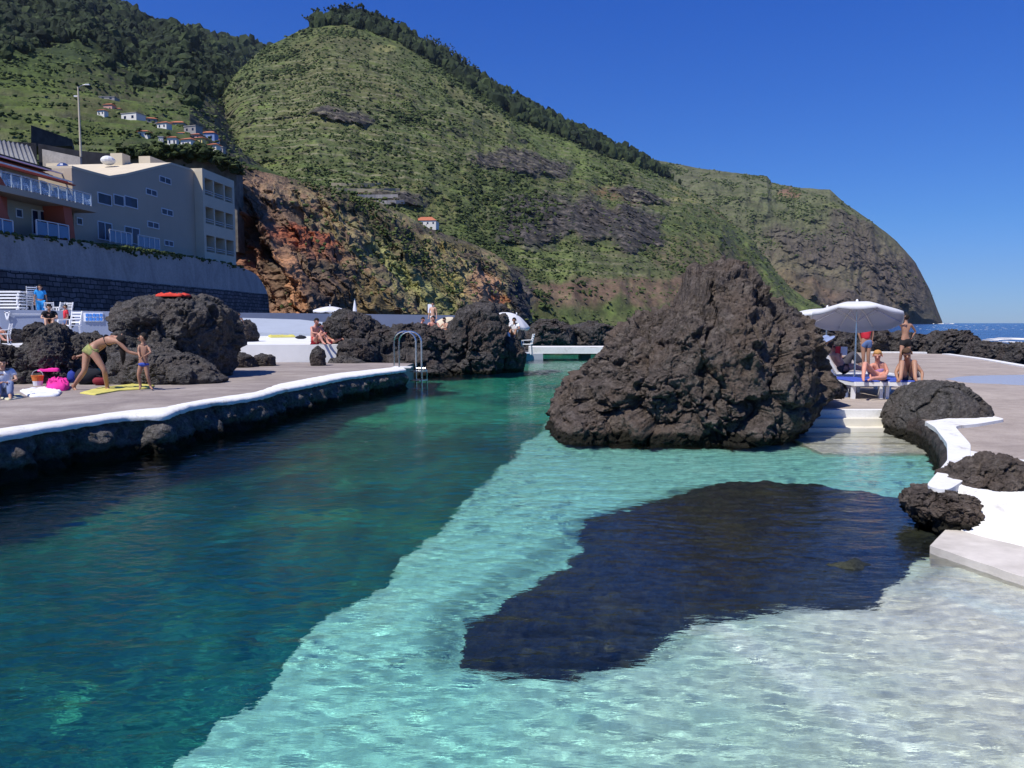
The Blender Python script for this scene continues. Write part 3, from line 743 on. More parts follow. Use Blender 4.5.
# ---- slabs ----
def slab(name, top, z0, mat, kind='structure', z1=None, parent=None):
    """top: (n,3) outline; straight sides down to z0"""
    top = np.array(top, float); n = len(top); bot = top.copy(); bot[:, 2] = z0
    i = np.arange(n); j = (i+1) % n
    o = mk(name, np.concatenate([top, bot]), [np.stack([i+n, j+n, j, i], -1), i[None], (i[None]+n)[:, ::-1]], mat, parent, False)
    if kind: o['kind'] = kind
    return o
def concrete(name, a, b_, c_, scale=1., streak=True):
    m, nt, b = new_mat(name); tc = N(nt, 'ShaderNodeTexCoord').outputs['Object']
    mp = N(nt, 'ShaderNodeMapping'); nt.links.new(tc, mp.inputs[0]); mp.inputs['Scale'].default_value = (.9, 1.25, 1)
    n1 = noise_n(nt, .8*scale, 7, .62, vec=mp.outputs[0], dist=.6); n2 = noise_n(nt, 30*scale, 6, .7, vec=tc); n3 = noise_n(nt, 4*scale, 6, .7, vec=tc)
    c = ramp(nt, n1, [(.3, a), (.5, b_), (.7, c_)])
    c = mixc(nt, .55, c, ramp(nt, n2, [(.3, (.72,)*3), (.7, (1.25,)*3)]), 'MULTIPLY')
    c = mixc(nt, .6, c, ramp(nt, n3, [(.35, (.8, .78, .76)), (.6, (1.1,)*3)]), 'MULTIPLY')
    nt.links.new(c, b.inputs['Base Color']); b.inputs['Roughness'].default_value = .85; bump(nt, b, n2, .5, .006); return m
M['deckL'] = concrete('left_deck_concrete', (.20,.165,.15), (.29,.245,.215), (.37,.32,.28))
M['deckR'] = concrete('right_deck_concrete', (.29,.24,.20), (.37,.31,.26), (.44,.375,.31))
outer = [(-160, 462), (0, 434), (75, 421.5), (125, 415), (165, 413.5), (190, 405), (212, 401.2), (256, 396), (282, 389), (345, 376.5), (405, 369)]
inner = [(-160, 450), (0, 426), (75, 416), (125, 409), (165, 404.5), (190, 400), (212, 397), (256, 390.5), (277, 382), (332, 372), (398, 365.5)]
Oe, _ = resample(PZl(outer, DL+.03), .05); Ie, _ = resample(PZl(inner, DL+.03), .05)
m_ = len(Oe); t_ = np.linspace(0, 1, m_); ti = np.linspace(0, 1, len(Ie))
Ie = np.stack([np.interp(t_, ti, Ie[:, k]) for k in range(3)], -1)
Ie = Oe+(Ie-Oe)*.72; wv = fbm(Oe*1.4, 4)[:, None]; T_ = np.gradient(Oe, axis=0); T_ /= np.linalg.norm(T_, axis=1)[:, None]
Nn = np.stack([T_[:, 1], -T_[:, 0], 0*T_[:, 0]], -1)     # towards the water
Oe = Oe+Nn*.07*wv; Ie = Ie+Nn*.05*fbm(Oe*3+4, 3)[:, None]
slab('left_deck', np.concatenate([(Oe-Nn*.2)[::6]-[0, 0, .03], [[-3.3, 25.8, DL], [-7.6, 26.4, DL], [-11, 27, DL], [-30, 27, DL], [-30, 6, DL]]]), -.5, M['deckL'])
# the white painted curb
nj = fbm(Oe*6, 4); rows = []
for (f_, dz, jt) in ((1, -.012, 0), (.97, .0, .3), (.5, .012, .3), (.06, .008, .3), (-.03, -.012, .4), (-.045, -.045, 1.4), (-.035, -.085, 2.6)):
    q = Oe*(1-f_)+Ie*f_ if f_ >= 0 else Oe+Nn*(-f_)
    q = q.copy(); q[:, 2] = DL+.03+dz+jt*.012*nj-(.05*np.clip(nj+.2, 0, 1) if dz < -.1 else 0); rows.append(q)
tag(mk('painted_curb', np.array(rows).reshape(-1, 3), [gridF(len(rows), m_)], M['white']), 'white painted curb edging the left pool deck', 'curb')
# lava bank under it
def bank(name, edge, nrm_, ztop, zbot, label, rows=34, amp=.2, seed=0., mat='lava', under=.06, inset=.02):
    k = np.linspace(0, 1, rows)[:, None]
    P = np.zeros((rows, len(edge), 3)); P[...] = edge[None]; P[..., 2] = ztop+(zbot-ztop)*k
    q = P*np.array([1, 1, 1.]); l1 = fbm(q*1.6+seed, 6, .58, billow=True); l2 = fbm(q*5+seed, 5, .62, ridged=True)
    cr_ = np.clip(fbm(np.stack([P[..., 0]*1.2, P[..., 1]*1.2, P[..., 2]*.3], -1)+seed, 3, ridged=True), 0, 1)
    out = (amp*l1+amp*.4*l2-under*np.sin(k*3)-amp*1.1*cr_**4+inset)
    out = out*smooth(0, .06, k)-.03*(1-smooth(0, .1, k))
    P += nrm_[None]*out[..., None]; P[..., 2] += .08*fbm(q*3+9+seed, 4)*smooth(0, .1, k)
    o = mk(name, P.reshape(-1, 3), [gridF(rows, len(edge))], M[mat]); receiver(o)
    return tag(o, label, 'rock bank')
cap = Oe[-1]; ex = np.array([cap+np.array([0, .07*k, 0])+np.array([-.02*k, 0, 0]) for k in range(1, 60)])
Oe2 = np.concatenate([Oe, ex]); Nn2 = np.concatenate([Nn, np.repeat(Nn[-1:], len(ex), 0)])
bank('rock_bank', Oe2, Nn2, DL-.07, -1.4, 'rough black lava bank under the white curb of the left deck', 44, .27, 2.2, 'lava_bank', .02, .04)

# ---- right deck ----
frontR = [PZ(806, 408.5, DR), PZ(893, 408.5, DR), PZ(925, 421.5, DR), PZ(938, 428, DR), PZ(950, 443, DR), PZ(950, 460, DR), PZ(937, 478, DR), PZ(966, 482, DR), PZ(1010, 489, DR), PZ(1300, 518, DR)]
rd_ = np.array(frontR+[np.array([30, 8, DR]), PZ(1100, 377, DR), PZ(1024, 367, DR), PZ(947, 354, DR), PZ(870, 352.5, DR), PZ(760, 352, DR), PZ(770, 400, DR)])
slab('right_deck', rd_, -3, M['deckR'])
def ribbon(name, L, w, z, h, label, mat='white', cat='curb'):
    L, _ = resample(L, .3); T = np.gradient(L, axis=0); T /= np.linalg.norm(T, axis=1)[:, None]; Nr = np.stack([T[:, 1], -T[:, 0], 0*T[:, 0]], -1)
    rows = []
    for o_, zz in ((-.5, -.1), (-.5, h), (.5, h), (.5, -.1)):
        q = L+Nr*w*(o_+.08*fbm(L*1.3+o_, 3)[:, None]); q[:, 2] = z+zz; rows.append(q)
    return tag(mk(name, np.array(rows).reshape(-1, 3), [gridF(4, len(L))], M[mat], smooth_=False), label, cat)
ribbon('painted_curb', [PZ(*a, DR) for a in ((1110, 379), (1024, 367), (985, 360), (946, 354.6))], .35, DR, .05, 'white painted curb along the seaward right edge of the far deck')
ribbon('painted_curb', [PZ(*a, DR) for a in ((926, 353.2), (900, 352.9), (868, 352.8))], .6, DR, .06, 'short white painted curb behind the standing man in black shorts')
# steps into the water
cs_ = plain('pale_stone_step', (.72,.68,.57), .8, .1, 2, .2)
M['step'] = cs_
zt = [(DR+.004, 0, .2), (.20, .2, .42), (.07, .42, .66), (-.07, .66, 1.05), (-.22, 1.05, 1.6), (-.38, 1.6, 2.4)]
L0 = PZ(770, 409, DR); R0_ = PZ(900, 409, DR); dirn = np.array([0, -1., 0])
for k, (zz, a, b__) in enumerate(zt):
    q = [L0+dirn*b__+[0, 0, 0], R0_+dirn*b__, R0_+dirn*a, L0+dirn*a]; q = np.array(q); q[:, 2] = zz
    o = slab('pool_step', q, zz-1.2, M['white'] if k < 1 else cs_); receiver(o)
# curved white wall top and its neighbours
cl_ = [(925, 421.5), (934.7, 427), (947, 443), (947.5, 460), (925, 486.5), (947, 491), (966, 479), (978, 465), (970.6, 458), (970.6, 444), (958, 430), (955, 426), (980, 423.5), (1006, 419), (990, 415.2), (950, 418)]
pl, _ = resample(PZl(cl_+cl_[:1], DR+.045), .04, it=14)
pl = pl[:-1]
o = slab('kerb_wall', pl, DR-.02, M['white'], None); tag(o, 'white curved kerb sweeping from the boulder to the water', 'kerb')
e = np.array([PZ(*a, DR+.02) for a in ((912, 418), (925, 421.5), (934.7, 427), (947, 443), (947.5, 460), (925, 486.5), (930, 492))]); e, _ = resample(e, .04)
T = np.gradient(e, axis=0); T /= np.linalg.norm(T, axis=1)[:, None]; bank('rock_bank', e, np.stack([-np.abs(T[:, 1]), -np.abs(T[:, 0])*.3, 0*T[:, 0]], -1), DR+.03, -.9, 'dark lava face below the white curved kerb', 30, .10, 5.5, 'lava', -.03, .05)
# white block and the sill under it
def wobslab(name, px_top, zt_, px_bot, zb, mat, label, cat):
    a, _ = resample(PZl(px_top, zt_), .06); b2, _ = resample(PZl(px_bot, zb), .06)
    n = max(len(a), len(b2)); t = np.linspace(0, 1, n)
    a = np.stack([np.interp(t, np.linspace(0, 1, len(a)), a[:, k]) for k in range(3)], -1); b2 = np.stack([np.interp(t, np.linspace(0, 1, len(b2)), b2[:, k]) for k in range(3)], -1)
    back = a+np.array([.08, .30, DR+.02-zt_]); back2 = a+np.array([1.4, 2.2, DR+.02-zt_])
    mid = a*.90+b2*.10; mid[:, 2] = zt_-.012; rows = [back2, back, a+np.array([.02, .03, .0]), mid, a*.8+b2*.2, a*.2+b2*.8, b2, b2-np.array([0, 0, .6])]
    q = np.array(rows); q += .014*fbm(q*2.2, 4)[..., None]*np.array([1, 1, .5]); 
    return receiver(tag(mk(name, q.reshape(-1, 3), [gridF(len(rows), n)], M[mat]), label, cat))
M['offwhite'] = plain('worn_white_paint', (.62,.57,.50), .8, .12, 3, .3, c2=(.46,.42,.36))
wobslab('retaining_block', [(957, 505), (985, 514), (1024, 523), (1320, 575)], .20, [(955, 528), (985, 537), (1024, 546), (1320, 622)], .07, 'white', 'thick white rounded block at the poolside beside the small rock', 'block')
q, _ = resample(PZl([(930, 545.5), (960, 556), (1024, 577), (1300, 660), (1400, 600), (1030, 535), (960, 515), (930, 545.5)], .065), .08)
receiver(tag(slab('sill', q[:-1]+.006*fbm(q[:-1]*4, 3)[:, None], -.6, M['offwhite'], None), 'worn cream ledge at the waterline below the white block', 'ledge'))
# puddle
m, nt, b = new_mat('wet_film'); b.inputs['Base Color'].default_value = (.42,.40,.40,1); b.inputs['Roughness'].default_value = .25; b.inputs['Specular IOR Level'].default_value = .8
bump(nt, b, noise_n(nt, 3, 4), .15, .01)
q, _ = resample(PZl([(946, 379), (958, 376.5), (985, 375.2), (1040, 374.6), (1060, 380), (1040, 386), (1000, 384), (965, 382.5), (946, 379)], DR+.004), .1)
tag(slab('puddle', q[:-1]+np.stack([.12*fbm(q[:-1]*3, 4), .2*fbm(q[:-1]*2+4, 4), 0*q[:-1, 0]], -1), DR-.05, m, None), kind='structure')

# ---- white terrace, ramps and blue-grey walls beyond the left deck ----
M['terrace'] = plain('white_terrace_paint', (.74,.74,.72), .8, .07, 1.2, .2)
slab('white_terrace', [[-40, 26.1, 1.14], [-11.4, 26.1, 1.14], [-8.2, 26.3, 1.14], [-5.6, 26.6, 1.14], [-4.6, 34, 1.14], [-3, 44, 1.14], [-40, 44, 1.14]], .3, M['terrace'])
def wall(name, pts, thick, mat, label, zb, cat='wall', cap=None):
    """pts (x,y,ztop)"""
    mb = MB()
    for a, b2 in zip(pts[:-1], pts[1:]):
        a, b2 = np.array(a, float), np.array(b2, float); t = (b2-a)[:2]; t /= np.linalg.norm(t); n = np.array([-t[1], t[0]])*thick
        V = [[*(p[:2]+o_*n), z_] for z_k in (0, 1) for o_ in (0, 1) for p in (a, b2) for z_ in ((zb if z_k == 0 else p[2]),)]
        mb.hexa(np.array(V))
    o = mb.build(name, M[mat]); return tag(o, label, cat)
w1 = wall('pool_wall', [tuple(PD(-120, 309, 34.)), tuple(PD(0, 309.4, 34.)), tuple(PD(152, 312.2, 35.5))], .3, 'grey_paint', 'blue-grey painted wall behind the left rocks with a tile panel', .6)
w2 = wall('pool_wall', [tuple(PD(225, 312.5, 52.)), tuple(PD(330, 313.6, 54)), tuple(PD(470, 315.5, 56))], .3, 'grey_paint', 'long blue-grey wall at the foot of the red cliff', .6)
M['ramp'] = plain('pale_blue_grey_ramp', (.36,.40,.46), .8, .06, 1)
a, b_, c_, d_ = PD(232, 317, 50), PD(300, 318, 50), PD(420, 333.5, 46), PD(232, 332, 44)
slab('ramp', [PD(230, 317.5, 49.5), d_, PD(330, 334, 44), PD(424, 333.5, 45), PD(300, 319.5, 49.5)], .9, M['ramp'])

# ---- footbridge ----
br = empty('footbridge', (3, 40, 0)); tag(br, 'white flat footbridge spanning the far end of the pool', 'bridge')
def lb(mb, p, q, z0, z1): return mb.box(((p[0]+q[0])/2, (p[1]+q[1])/2, (z0+z1)/2), (q[0]-p[0], q[1]-p[1], z1-z0))
o3 = np.array([3., 40, 0])
lb(MB(), (-2.1, -.2), (2.6, 1.9), .3, .64).build('deck', M['white'], br)
lb(MB(), (-2.35, -.25), (-1.4, 2.0), -1, .30).build('abutment', M['ramp'], br)
lb(MB(), (.6, .1), (1.1, 1.8), -1, .30).build('pier', M['stone_dark'], br)

# =====================================================================
# ROCKS
# =====================================================================
def rock(label, outline, d, ty, cen=None, sub=5, amp=.2, freq=1., lean=.15, mat='lava', seed=0., group=None, base=None, name='lava_rock', yaw=0, rough=1.):
    poly = PD(np.array([p[0] for p in outline], float), np.array([p[1] for p in outline], float), d)[:, [0, 2]]
    c = poly.mean(0) if cen is None else PD(cen[0], cen[1], d)[[0, 2]]
    poly = c+(poly-c)*(1-.42*amp)
    al = np.linspace(-math.pi, math.pi, 181)[:-1]; Rr = []
    n = len(poly)
    for a in al:
        dv = np.array([math.cos(a), math.sin(a)]); best = 0
        for i in range(n):
            p, q = poly[i]-c, poly[(i+1) % n]-c; e = q-p; den = dv[0]*e[1]-dv[1]*e[0]
            if abs(den) < 1e-9: continue
            t = (p[0]*e[1]-p[1]*e[0])/den; s = (p[0]*dv[1]-p[1]*dv[0])/den
            if t > 0 and -1e-6 <= s <= 1+1e-6: best = max(best, t)
        Rr.append(best)
    Rr = np.array(Rr); al2 = np.r_[al, math.pi]; R2 = np.r_[Rr, Rr[0]]
    V, Fc = ICO[sub]
    # squarer than a ball, so that a rock stands on a broad foot
    V = V/ (np.abs(V)**2.6).sum(1)[:, None]**(1/2.6)
    a = np.arctan2(V[:, 2], V[:, 0]); rr = np.hypot(V[:, 0], V[:, 2]); rm = Rr.mean()
    ra = np.interp(a, al2, R2)
    wgt = smooth(0, .9, rr); ra = ra*wgt+rm*(1-wgt)
    P = np.stack([V[:, 0]*ra/ np.maximum(1, 1)*1.0, V[:, 1]*ty, V[:, 2]*ra], -1)
    # keep the outline exact in its own plane
    k = 1/np.maximum(1e-6, (np.abs(np.stack([np.cos(a), np.sin(a)], -1))**2.6).sum(1)**(1/2.6)); k = 1+(1/k-1)*wgt
    P[:, 0] *= k; P[:, 2] *= k
    size = rm
    q = P*freq/max(.35, size)+seed*7.7+3
    qw = q+.35*np.stack([fbm(q*1.7+60, 3), fbm(q*1.7+70, 3), fbm(q*1.7+80, 3)], -1)
    u = P/np.linalg.norm(P, axis=1)[:, None]
    msk = smooth(-.25, .35, fbm(q*1.1+91, 3)); fine = rough*(.30+.85*msk)
    f1, f2, cv, fc = worley(qw*.85); disp = .95*(cv-.5)+1.1*fc-.35*smooth(.10, 0, f2-f1)
    f1, f2, cv, fc = worley(qw*np.array([2.2, 2.2, 1.7])+31); disp = disp+.50*fine*((cv-.5)*.7+1.0*fc-.3*smooth(.08, 0, f2-f1))
    f1, f2, cv, fc = worley(qw*6.3+57); disp = disp+.22*fine*((cv-.5)*.6+1.0*fc-.3*smooth(.1, 0, f2-f1))
    disp = disp+.65*fbm(qw*1.6+5, 7, .62, ridged=True)*(.45+.7*msk)-.2+.13*fine*fbm(q*11+2, 5, .65)
    f1, f2, cv, fc = worley(q*16+9); disp = disp-.05*fine*smooth(.45, .1, f1)
    disp = amp*size*disp*(.6+.4*np.abs(u[:, 1])**.5)
    P += u*disp[:, None]
    P += amp*.35*size*np.stack([fbm(q*2.5+20, 5, .6), fbm(q*2.5+30, 4), fbm(q*2.5+40, 5, .6)], -1)
    P[:, 1] += lean*(P[:, 2]-P[:, 2].min())-lean*(0-P[:, 2].min())*.5
    o = mk(name, P, [Fc], M[mat]); o.location = (c[0], d, c[1]); receiver(o)
    return tag(o, label, 'rock', group)
G1 = [(547, 440), (549, 416), (558, 396), (562, 380), (578, 373), (600, 357), (622, 336), (641, 317), (664, 301), (688, 296), (698, 284), (695, 266), (706, 258), (722, 262), (740, 252), (754, 257), (762, 275), (770, 292), (784, 303), (796, 312), (804, 330), (812, 350), (818, 370), (818, 388), (803, 405), (788, 425), (772, 452), (690, 482), (560, 474)]
rock('huge brown lava rock rising from the pool before the mountain', G1, 13.9, 2.25, (692, 388), 7, .16, 1.9, .22, 'lava_brown', 1.3, rough=1.25)
rock('black craggy lava shoulder right of the huge brown rock', [(735, 330), (755, 300), (775, 299), (790, 304), (799, 322), (804, 342), (811, 362), (828, 378), (842, 388), (836, 397), (815, 398), (800, 408), (760, 430), (735, 400)], 14.9, 1.2, (780, 365), 6, .14, 1.9, .1, 'lava', 2.1, rough=1.4)
rock('small pale tan rock at the waterline by the pool steps', [(790, 404), (798, 396), (808, 397), (811, 408), (806, 416), (795, 420), (786, 416)], 13.6, .3, None, 4, .2, 1.3, .1, 'lava_brown', 3.3)
rock('brown rock toe jutting into the dark water, left of the huge rock', [(548, 440), (552, 422), (566, 410), (590, 408), (612, 420), (622, 440), (615, 462), (560, 462)], 12.7, .8, None, 5, .2, 1.3, .1, 'lava_brown', 4.3)
rock('rounded dark boulder beside the white curved kerb', [(889, 434), (893, 416), (903, 402), (917, 388), (932, 380), (948, 381), (966, 390), (980, 401), (986, 411), (984, 419), (950, 424), (930, 434), (922, 448), (902, 456), (889, 450)], 12.9, .85, (932, 415), 6, .13, 1.4, .15, 'lava_grey', 5.1, rough=.8)
rock('low dark brown rock between the kerb and the white block', [(936, 500), (948, 480), (962, 468), (986, 456), (1010, 456), (1034, 465), (1038, 488), (1000, 504), (962, 516), (938, 514)], 7.35, .46, (985, 486), 6, .2, 1.8, .1, 'lava_brown', 6.4)
rock('flat dark rock ledge reaching into the water below the kerb tip', [(903, 503), (912, 494), (930, 489), (950, 489), (968, 494), (968, 518), (950, 532), (930, 530), (910, 518)], 7.0, .40, (936, 505), 6, .3, 2.4, .1, 'lava_brown', 8.9)
rock('small wet lump of rock under the corner of the white block', [(932, 532), (935, 518), (948, 512), (956, 520), (958, 534), (945, 540)], 6.75, .1, None, 4, .2, 1.3, .1, 'lava_brown', 7.1)
g = 'lava rocks around the left deck'
rock('largest dark boulder behind the boy on the left deck', [(112, 352), (120, 328), (128, 306), (146, 294), (165, 291), (188, 291), (212, 296), (228, 308), (233, 330), (231, 360), (226, 378), (180, 386), (120, 384)], 19.3, 1.6, (175, 340), 6, .17, 1.6, .1, 'lava_grey', 1.7, g)
rock('low sloping grey slab of rock at the foot of the largest boulder', [(106, 372), (112, 352), (140, 347), (168, 350), (195, 356), (215, 368), (232, 380), (222, 386), (170, 390), (115, 390)], 17.4, .8, (160, 372), 6, .14, 1.6, .15, 'lava_grey', 2.7, g)
rock('pyramid-shaped dark rock behind the bucket and towels', [(14, 396), (20, 374), (33, 348), (44, 326), (54, 321), (62, 326), (70, 340), (80, 352), (90, 372), (96, 392), (60, 398)], 17.9, 1., (55, 365), 6, .2, 1.6, .1, 'lava_grey', 3.9, g)
rock('round dark rock top left of the pyramid-shaped one', [(26, 334), (30, 324), (38, 321), (45, 326), (46, 338), (36, 344), (27, 342)], 19.2, .4, None, 5, .18, 1.2, 0, 'lava', 4.2, g)
rock('grey rock behind the bending woman', [(66, 350), (72, 336), (84, 331), (95, 337), (104, 350), (112, 372), (108, 394), (84, 394), (74, 376)], 18.6, .8, None, 6, .2, 1.5, .1, 'lava_grey', 5.9, g)
rock('dark rock cut by the left frame edge', [(-40, 400), (-30, 360), (-5, 342), (6, 345), (14, 360), (24, 378), (28, 396), (0, 402)], 17.2, .9, None, 6, .2, 1.5, .1, 'lava', 6.2, g)
rock('low dark rock far back by the blue-grey wall at left', [(4, 343), (8, 332), (18, 328), (26, 335), (28, 343), (16, 347)], 29, .8, None, 5, .2, 1.3, 0, 'lava_far', 7.6, g)
rock('small round rock on the deck edge below the white terrace, right of the largest boulder', [(228, 367), (231, 356), (240, 351), (253, 356), (257, 370), (244, 374)], 23.5, .5, None, 5, .18, 1.2, 0, 'lava', 8.4, g)
rock('small flat rock in front of the white terrace step', [(251, 363), (254, 355), (266, 353), (275, 356), (277, 368), (262, 371)], 24.2, .35, None, 5, .16, 1.2, 0, 'lava', 9.3, g)
rock('upright pointed rock standing before the white terrace', [(310, 362), (312, 350), (318, 345), (324, 350), (327, 368), (312, 369)], 24.3, .3, None, 5, .14, 1.2, 0, 'lava', 10.2, g)
rock('dark rock beside the standing swimmer at the terrace', [(238, 345), (239, 328), (246, 318), (253, 324), (258, 337), (256, 346)], 31, .7, None, 5, .18, 1.4, 0, 'lava_far', 11.8, g)
g = 'black lava rocks in the middle behind the ladder'
rock('tall black rock mass right of the sunbathing couple', [(316, 350), (321, 330), (330, 316), (345, 309), (360, 311), (374, 320), (390, 330), (402, 345), (402, 370), (350, 374), (326, 366)], 28.5, 1.6, (355, 343), 6, .2, 1.7, .1, 'lava', 12.1, g)
rock('round dark rock in front of the tall black mass', [(334, 362), (340, 342), (352, 337), (367, 340), (378, 350), (380, 364), (356, 367)], 26.8, .7, None, 5, .18, 1.3, 0, 'lava', 13.5, g)
rock('low grey rock at the corner of the deck near the ladder', [(322, 370), (330, 358), (345, 355), (362, 360), (372, 366), (345, 368)], 25.9, .3, None, 5, .18, 1.3, 0, 'lava_grey', 14.5, g)
rock('black rock ridge behind the ladder arches', [(362, 350), (374, 333), (392, 325), (416, 320), (436, 324), (450, 338), (456, 370), (400, 378), (366, 374)], 29, 1.6, None, 6, .2, 1.7, .1, 'lava', 15.2, g)
rock('smooth sloping rock at water level right of the ladder', [(358, 372), (374, 350), (398, 345), (428, 350), (446, 366), (458, 384), (420, 392), (380, 388)], 27.8, 1., None, 6, .15, 1.4, .1, 'lava', 16.6, g)
rock('big slanting black rock left of the lilac parasol', [(398, 386), (408, 362), (426, 345), (448, 328), (458, 310), (474, 301), (494, 303), (506, 320), (512, 345), (508, 376), (470, 388), (430, 390)], 29.5, 1.6, (465, 352), 6, .19, 1.8, .1, 'lava', 17.3, g)
rock('black rock under the people in white by the lilac parasol', [(480, 380), (482, 352), (494, 336), (508, 333), (519, 338), (525, 352), (524, 374), (500, 382)], 29.8, .9, None, 6, .18, 1.5, .05, 'lava', 18.7, g)
g = 'black lava rocks behind the footbridge'
rock('left black rock behind the footbridge', [(524, 350), (528, 328), (540, 319), (556, 318), (572, 326), (578, 350)], 50, 2, None, 5, .2, 1.5, 0, 'lava_far', 19.3, g)
rock('right black rock behind the footbridge', [(560, 350), (568, 325), (590, 321), (606, 324), (625, 330), (640, 352)], 51, 2, None, 5, .2, 1.5, 0, 'lava_far', 20.3, g)
rock('high black rock left of the footbridge, behind the lilac parasol', [(436, 345), (446, 322), (468, 306), (484, 300), (505, 306), (520, 320), (532, 345)], 38, 1.6, None, 5, .2, 1.6, 0, 'lava_far', 21.3, g)
g = 'black lava rocks along the sea behind the right deck'
for k, (ol, dd, lb_) in enumerate((
    ([(770, 360), (790, 325), (812, 318), (832, 324), (846, 335), (850, 358)], 40, 'long black rock behind the two rear recliners'),
    ([(840, 358), (846, 330), (862, 322), (880, 330), (886, 357)], 42, 'black rock behind the person in the red top'),
    ([(878, 356), (884, 336), (898, 331), (916, 334), (928, 342), (930, 356)], 44, 'black rock behind the man in black shorts'),
    ([(918, 357), (924, 341), (936, 334), (950, 330), (962, 331), (974, 339), (980, 358)], 42, 'highest black rock on the shore right of the man in black shorts'),
    ([(968, 359), (974, 344), (984, 340), (996, 343), (1004, 350), (1008, 362)], 39, 'low black shore rock, first right of the highest one'),
    ([(998, 363), (1004, 346), (1014, 342), (1026, 344), (1050, 350), (1060, 370)], 37, 'black shore rock cut by the right frame edge'))):
    rock(lb_, ol, dd, 1.7, None, 5, .22, 2.0, 0, 'lava_far', 22+k*1.3, g)
# submerged reef
m_reef = lava('weedy_submerged_rock', (.010,.016,.026), (.028,.040,.050), (.10,.11,.08), (.10,.10,.035), 1.2, False, .5); M['reef'] = m_reef
poly = PZl(reefp, -.06)
x0, y0 = poly[:, 0].min()-.5, poly[:, 1].min()-.5; x1, y1 = poly[:, 0].max()+.5, poly[:, 1].max()+.5
X, Y = np.meshgrid(np.arange(x0, x1, .025), np.arange(y0, y1, .025)); G = np.stack([X, Y, X*0], -1)
dp = dpoly(G, poly)+.16*fbm(G*1.6, 4)+.05*fbm(G*6, 3)
rt = smooth(1.6, 3., X); z = -.78+(.44+.16*rt)*smooth(-.02, .5-.2*rt, dp)+(.20*fbm(G*1.3+3, 6, .62, ridged=True)+.05*fbm(G*6, 4))*smooth(0, .3, dp)
pk = PZ(852, 566, 0); z = np.where(dp < -.22, -4, z); z += .30*np.exp(-(((X-pk[0])/.26)**2+((Y-pk[1])/.13)**2))*(1+.5*fbm(G*5, 3)); z = np.where(z > -.03, -.03+(z+.03)*.3+.02*fbm(G*14, 3), z)
o = mk('submerged_reef', np.stack([X, Y, z], -1).reshape(-1, 3), [gridF(*X.shape)], m_reef); receiver(o)
tag(o, 'dark weedy rock reef lying under the pale shallow water', 'reef')

# =====================================================================
# HOTEL ON ITS RETAINING WALL
# =====================================================================
A0 = np.array([-40.2, 71.6]); U2 = np.array([1.8, 18.4]); U2 /= np.linalg.norm(U2); W2 = np.array([U2[1], -U2[0]])
def uz(px, py, w=0.):
    vx = (px-512)/F; vy = -(py-384)/F; D = np.array([vx, cp+vy*sp]); O = A0+W2*w
    s, u = np.linalg.solve(np.array([[D[0], -U2[0]], [D[1], -U2[1]]]), O)
    return u, EYE+(-sp+vy*cp)*s
def XY(u, w_, z): p = A0+U2*u+W2*w_; return (p[0], p[1], z)
def ubox(mb, u0, u1, w0, w1, z0, z1, sl=0):
    """box in facade coordinates; sl leans its top along the facade"""
    V = [XY(u+(sl if z == z1 else 0), w_, z) for z in (z0, z1) for w_ in (w0, w1) for u in (u0, u1)]
    return mb.hexa(np.array(V))
def prism(mb, pts, w0, w1):
    n = len(pts); a = [XY(u, w1, z) for u, z in pts]; b = [XY(u, w0, z) for u, z in pts]
    i = np.arange(n); j = (i+1) % n
    return mb.add(np.array(a+b), [i[None], (i[None]+n)[:, ::-1], np.stack([i, i+n, j+n, j], -1)])
def part(name, mat, parent, f): mb = MB(); f(mb); return mb.build(name, M[mat], parent)
def window(parent, u0, u1, z0, z1, w_=0., n=1, name='window', deep=.14):
    t = .09
    def fr(mb):
        for a, b, c_, d_ in ((u0, u0+t, z0, z1), (u1-t, u1, z0, z1), (u0+t, u1-t, z0, z0+t), (u0+t, u1-t, z1-t, z1)): ubox(mb, a, b, w_-.02, w_+.07, c_, d_)
        for k in range(1, n): m_ = u0+(u1-u0)*k/n; ubox(mb, m_-t/2, m_+t/2, w_-.02, w_+.06, z0+t, z1-t)
    f = part(name, 'frame', parent, fr)
    part('pane', 'glass', f, lambda mb: ubox(mb, u0+t*.5, u1-t*.5, w_-.01, w_+.02, z0+t*.5, z1-t*.5))
    return f
def wpx(parent, x0, x1, y0, y1, w_=0., **k):
    a, zt = uz(x0, y0, w_); _, zb = uz(x0, y1, w_); b, _ = uz(x1, y0, w_); return window(parent, a, b, zb, zt, w_, **k)
M['railglass'] = plain('blue_balcony_glass', (.07,.16,.30), .15, .1, 1)
def railing(parent, x0, x1, y0, y1, w_, n, ret=True):
    a, zt = uz(x0, y0, w_); _, zb = uz(x0, y1, w_); b, _ = uz(x1, y0, w_)
    def fr(mb):
        for k in range(n+1): u = a+(b-a)*k/n; ubox(mb, u-.05, u+.05, w_-.05, w_+.05, zb, zt)
        ubox(mb, a, b, w_-.03, w_+.06, zt+.002, zt+.07)
    r = part('railing', 'frame', parent, fr)
    part('glass_panel', 'railglass', r, lambda mb: ubox(mb, a+.05, b-.05, w_-.015, w_+.015, zb+.08, zt-.08)); return r
hotel = empty('hotel', (A0[0], A0[1], 10)); tag(hotel, 'large taupe hotel block with small square windows above the retaining wall', 'hotel')
hotel.matrix_world = Matrix.Identity(4)
TW = 1.05; u_e = uz(203, 200, TW)[0]-.02; zt0 = uz(81, 171)[1]
roofl = [(0, 8.6), (0, zt0)]+[uz(a, b) for a, b in ((95, 174.5), (109, 178), (125, 175.6), (150, 169.5), (171, 164.5))]+[(u_e-.6, 19.9), (u_e, 19.7), (u_e, 8.6)]
part('wall', 'taupe', hotel, lambda mb: prism(mb, roofl, -13, 0))
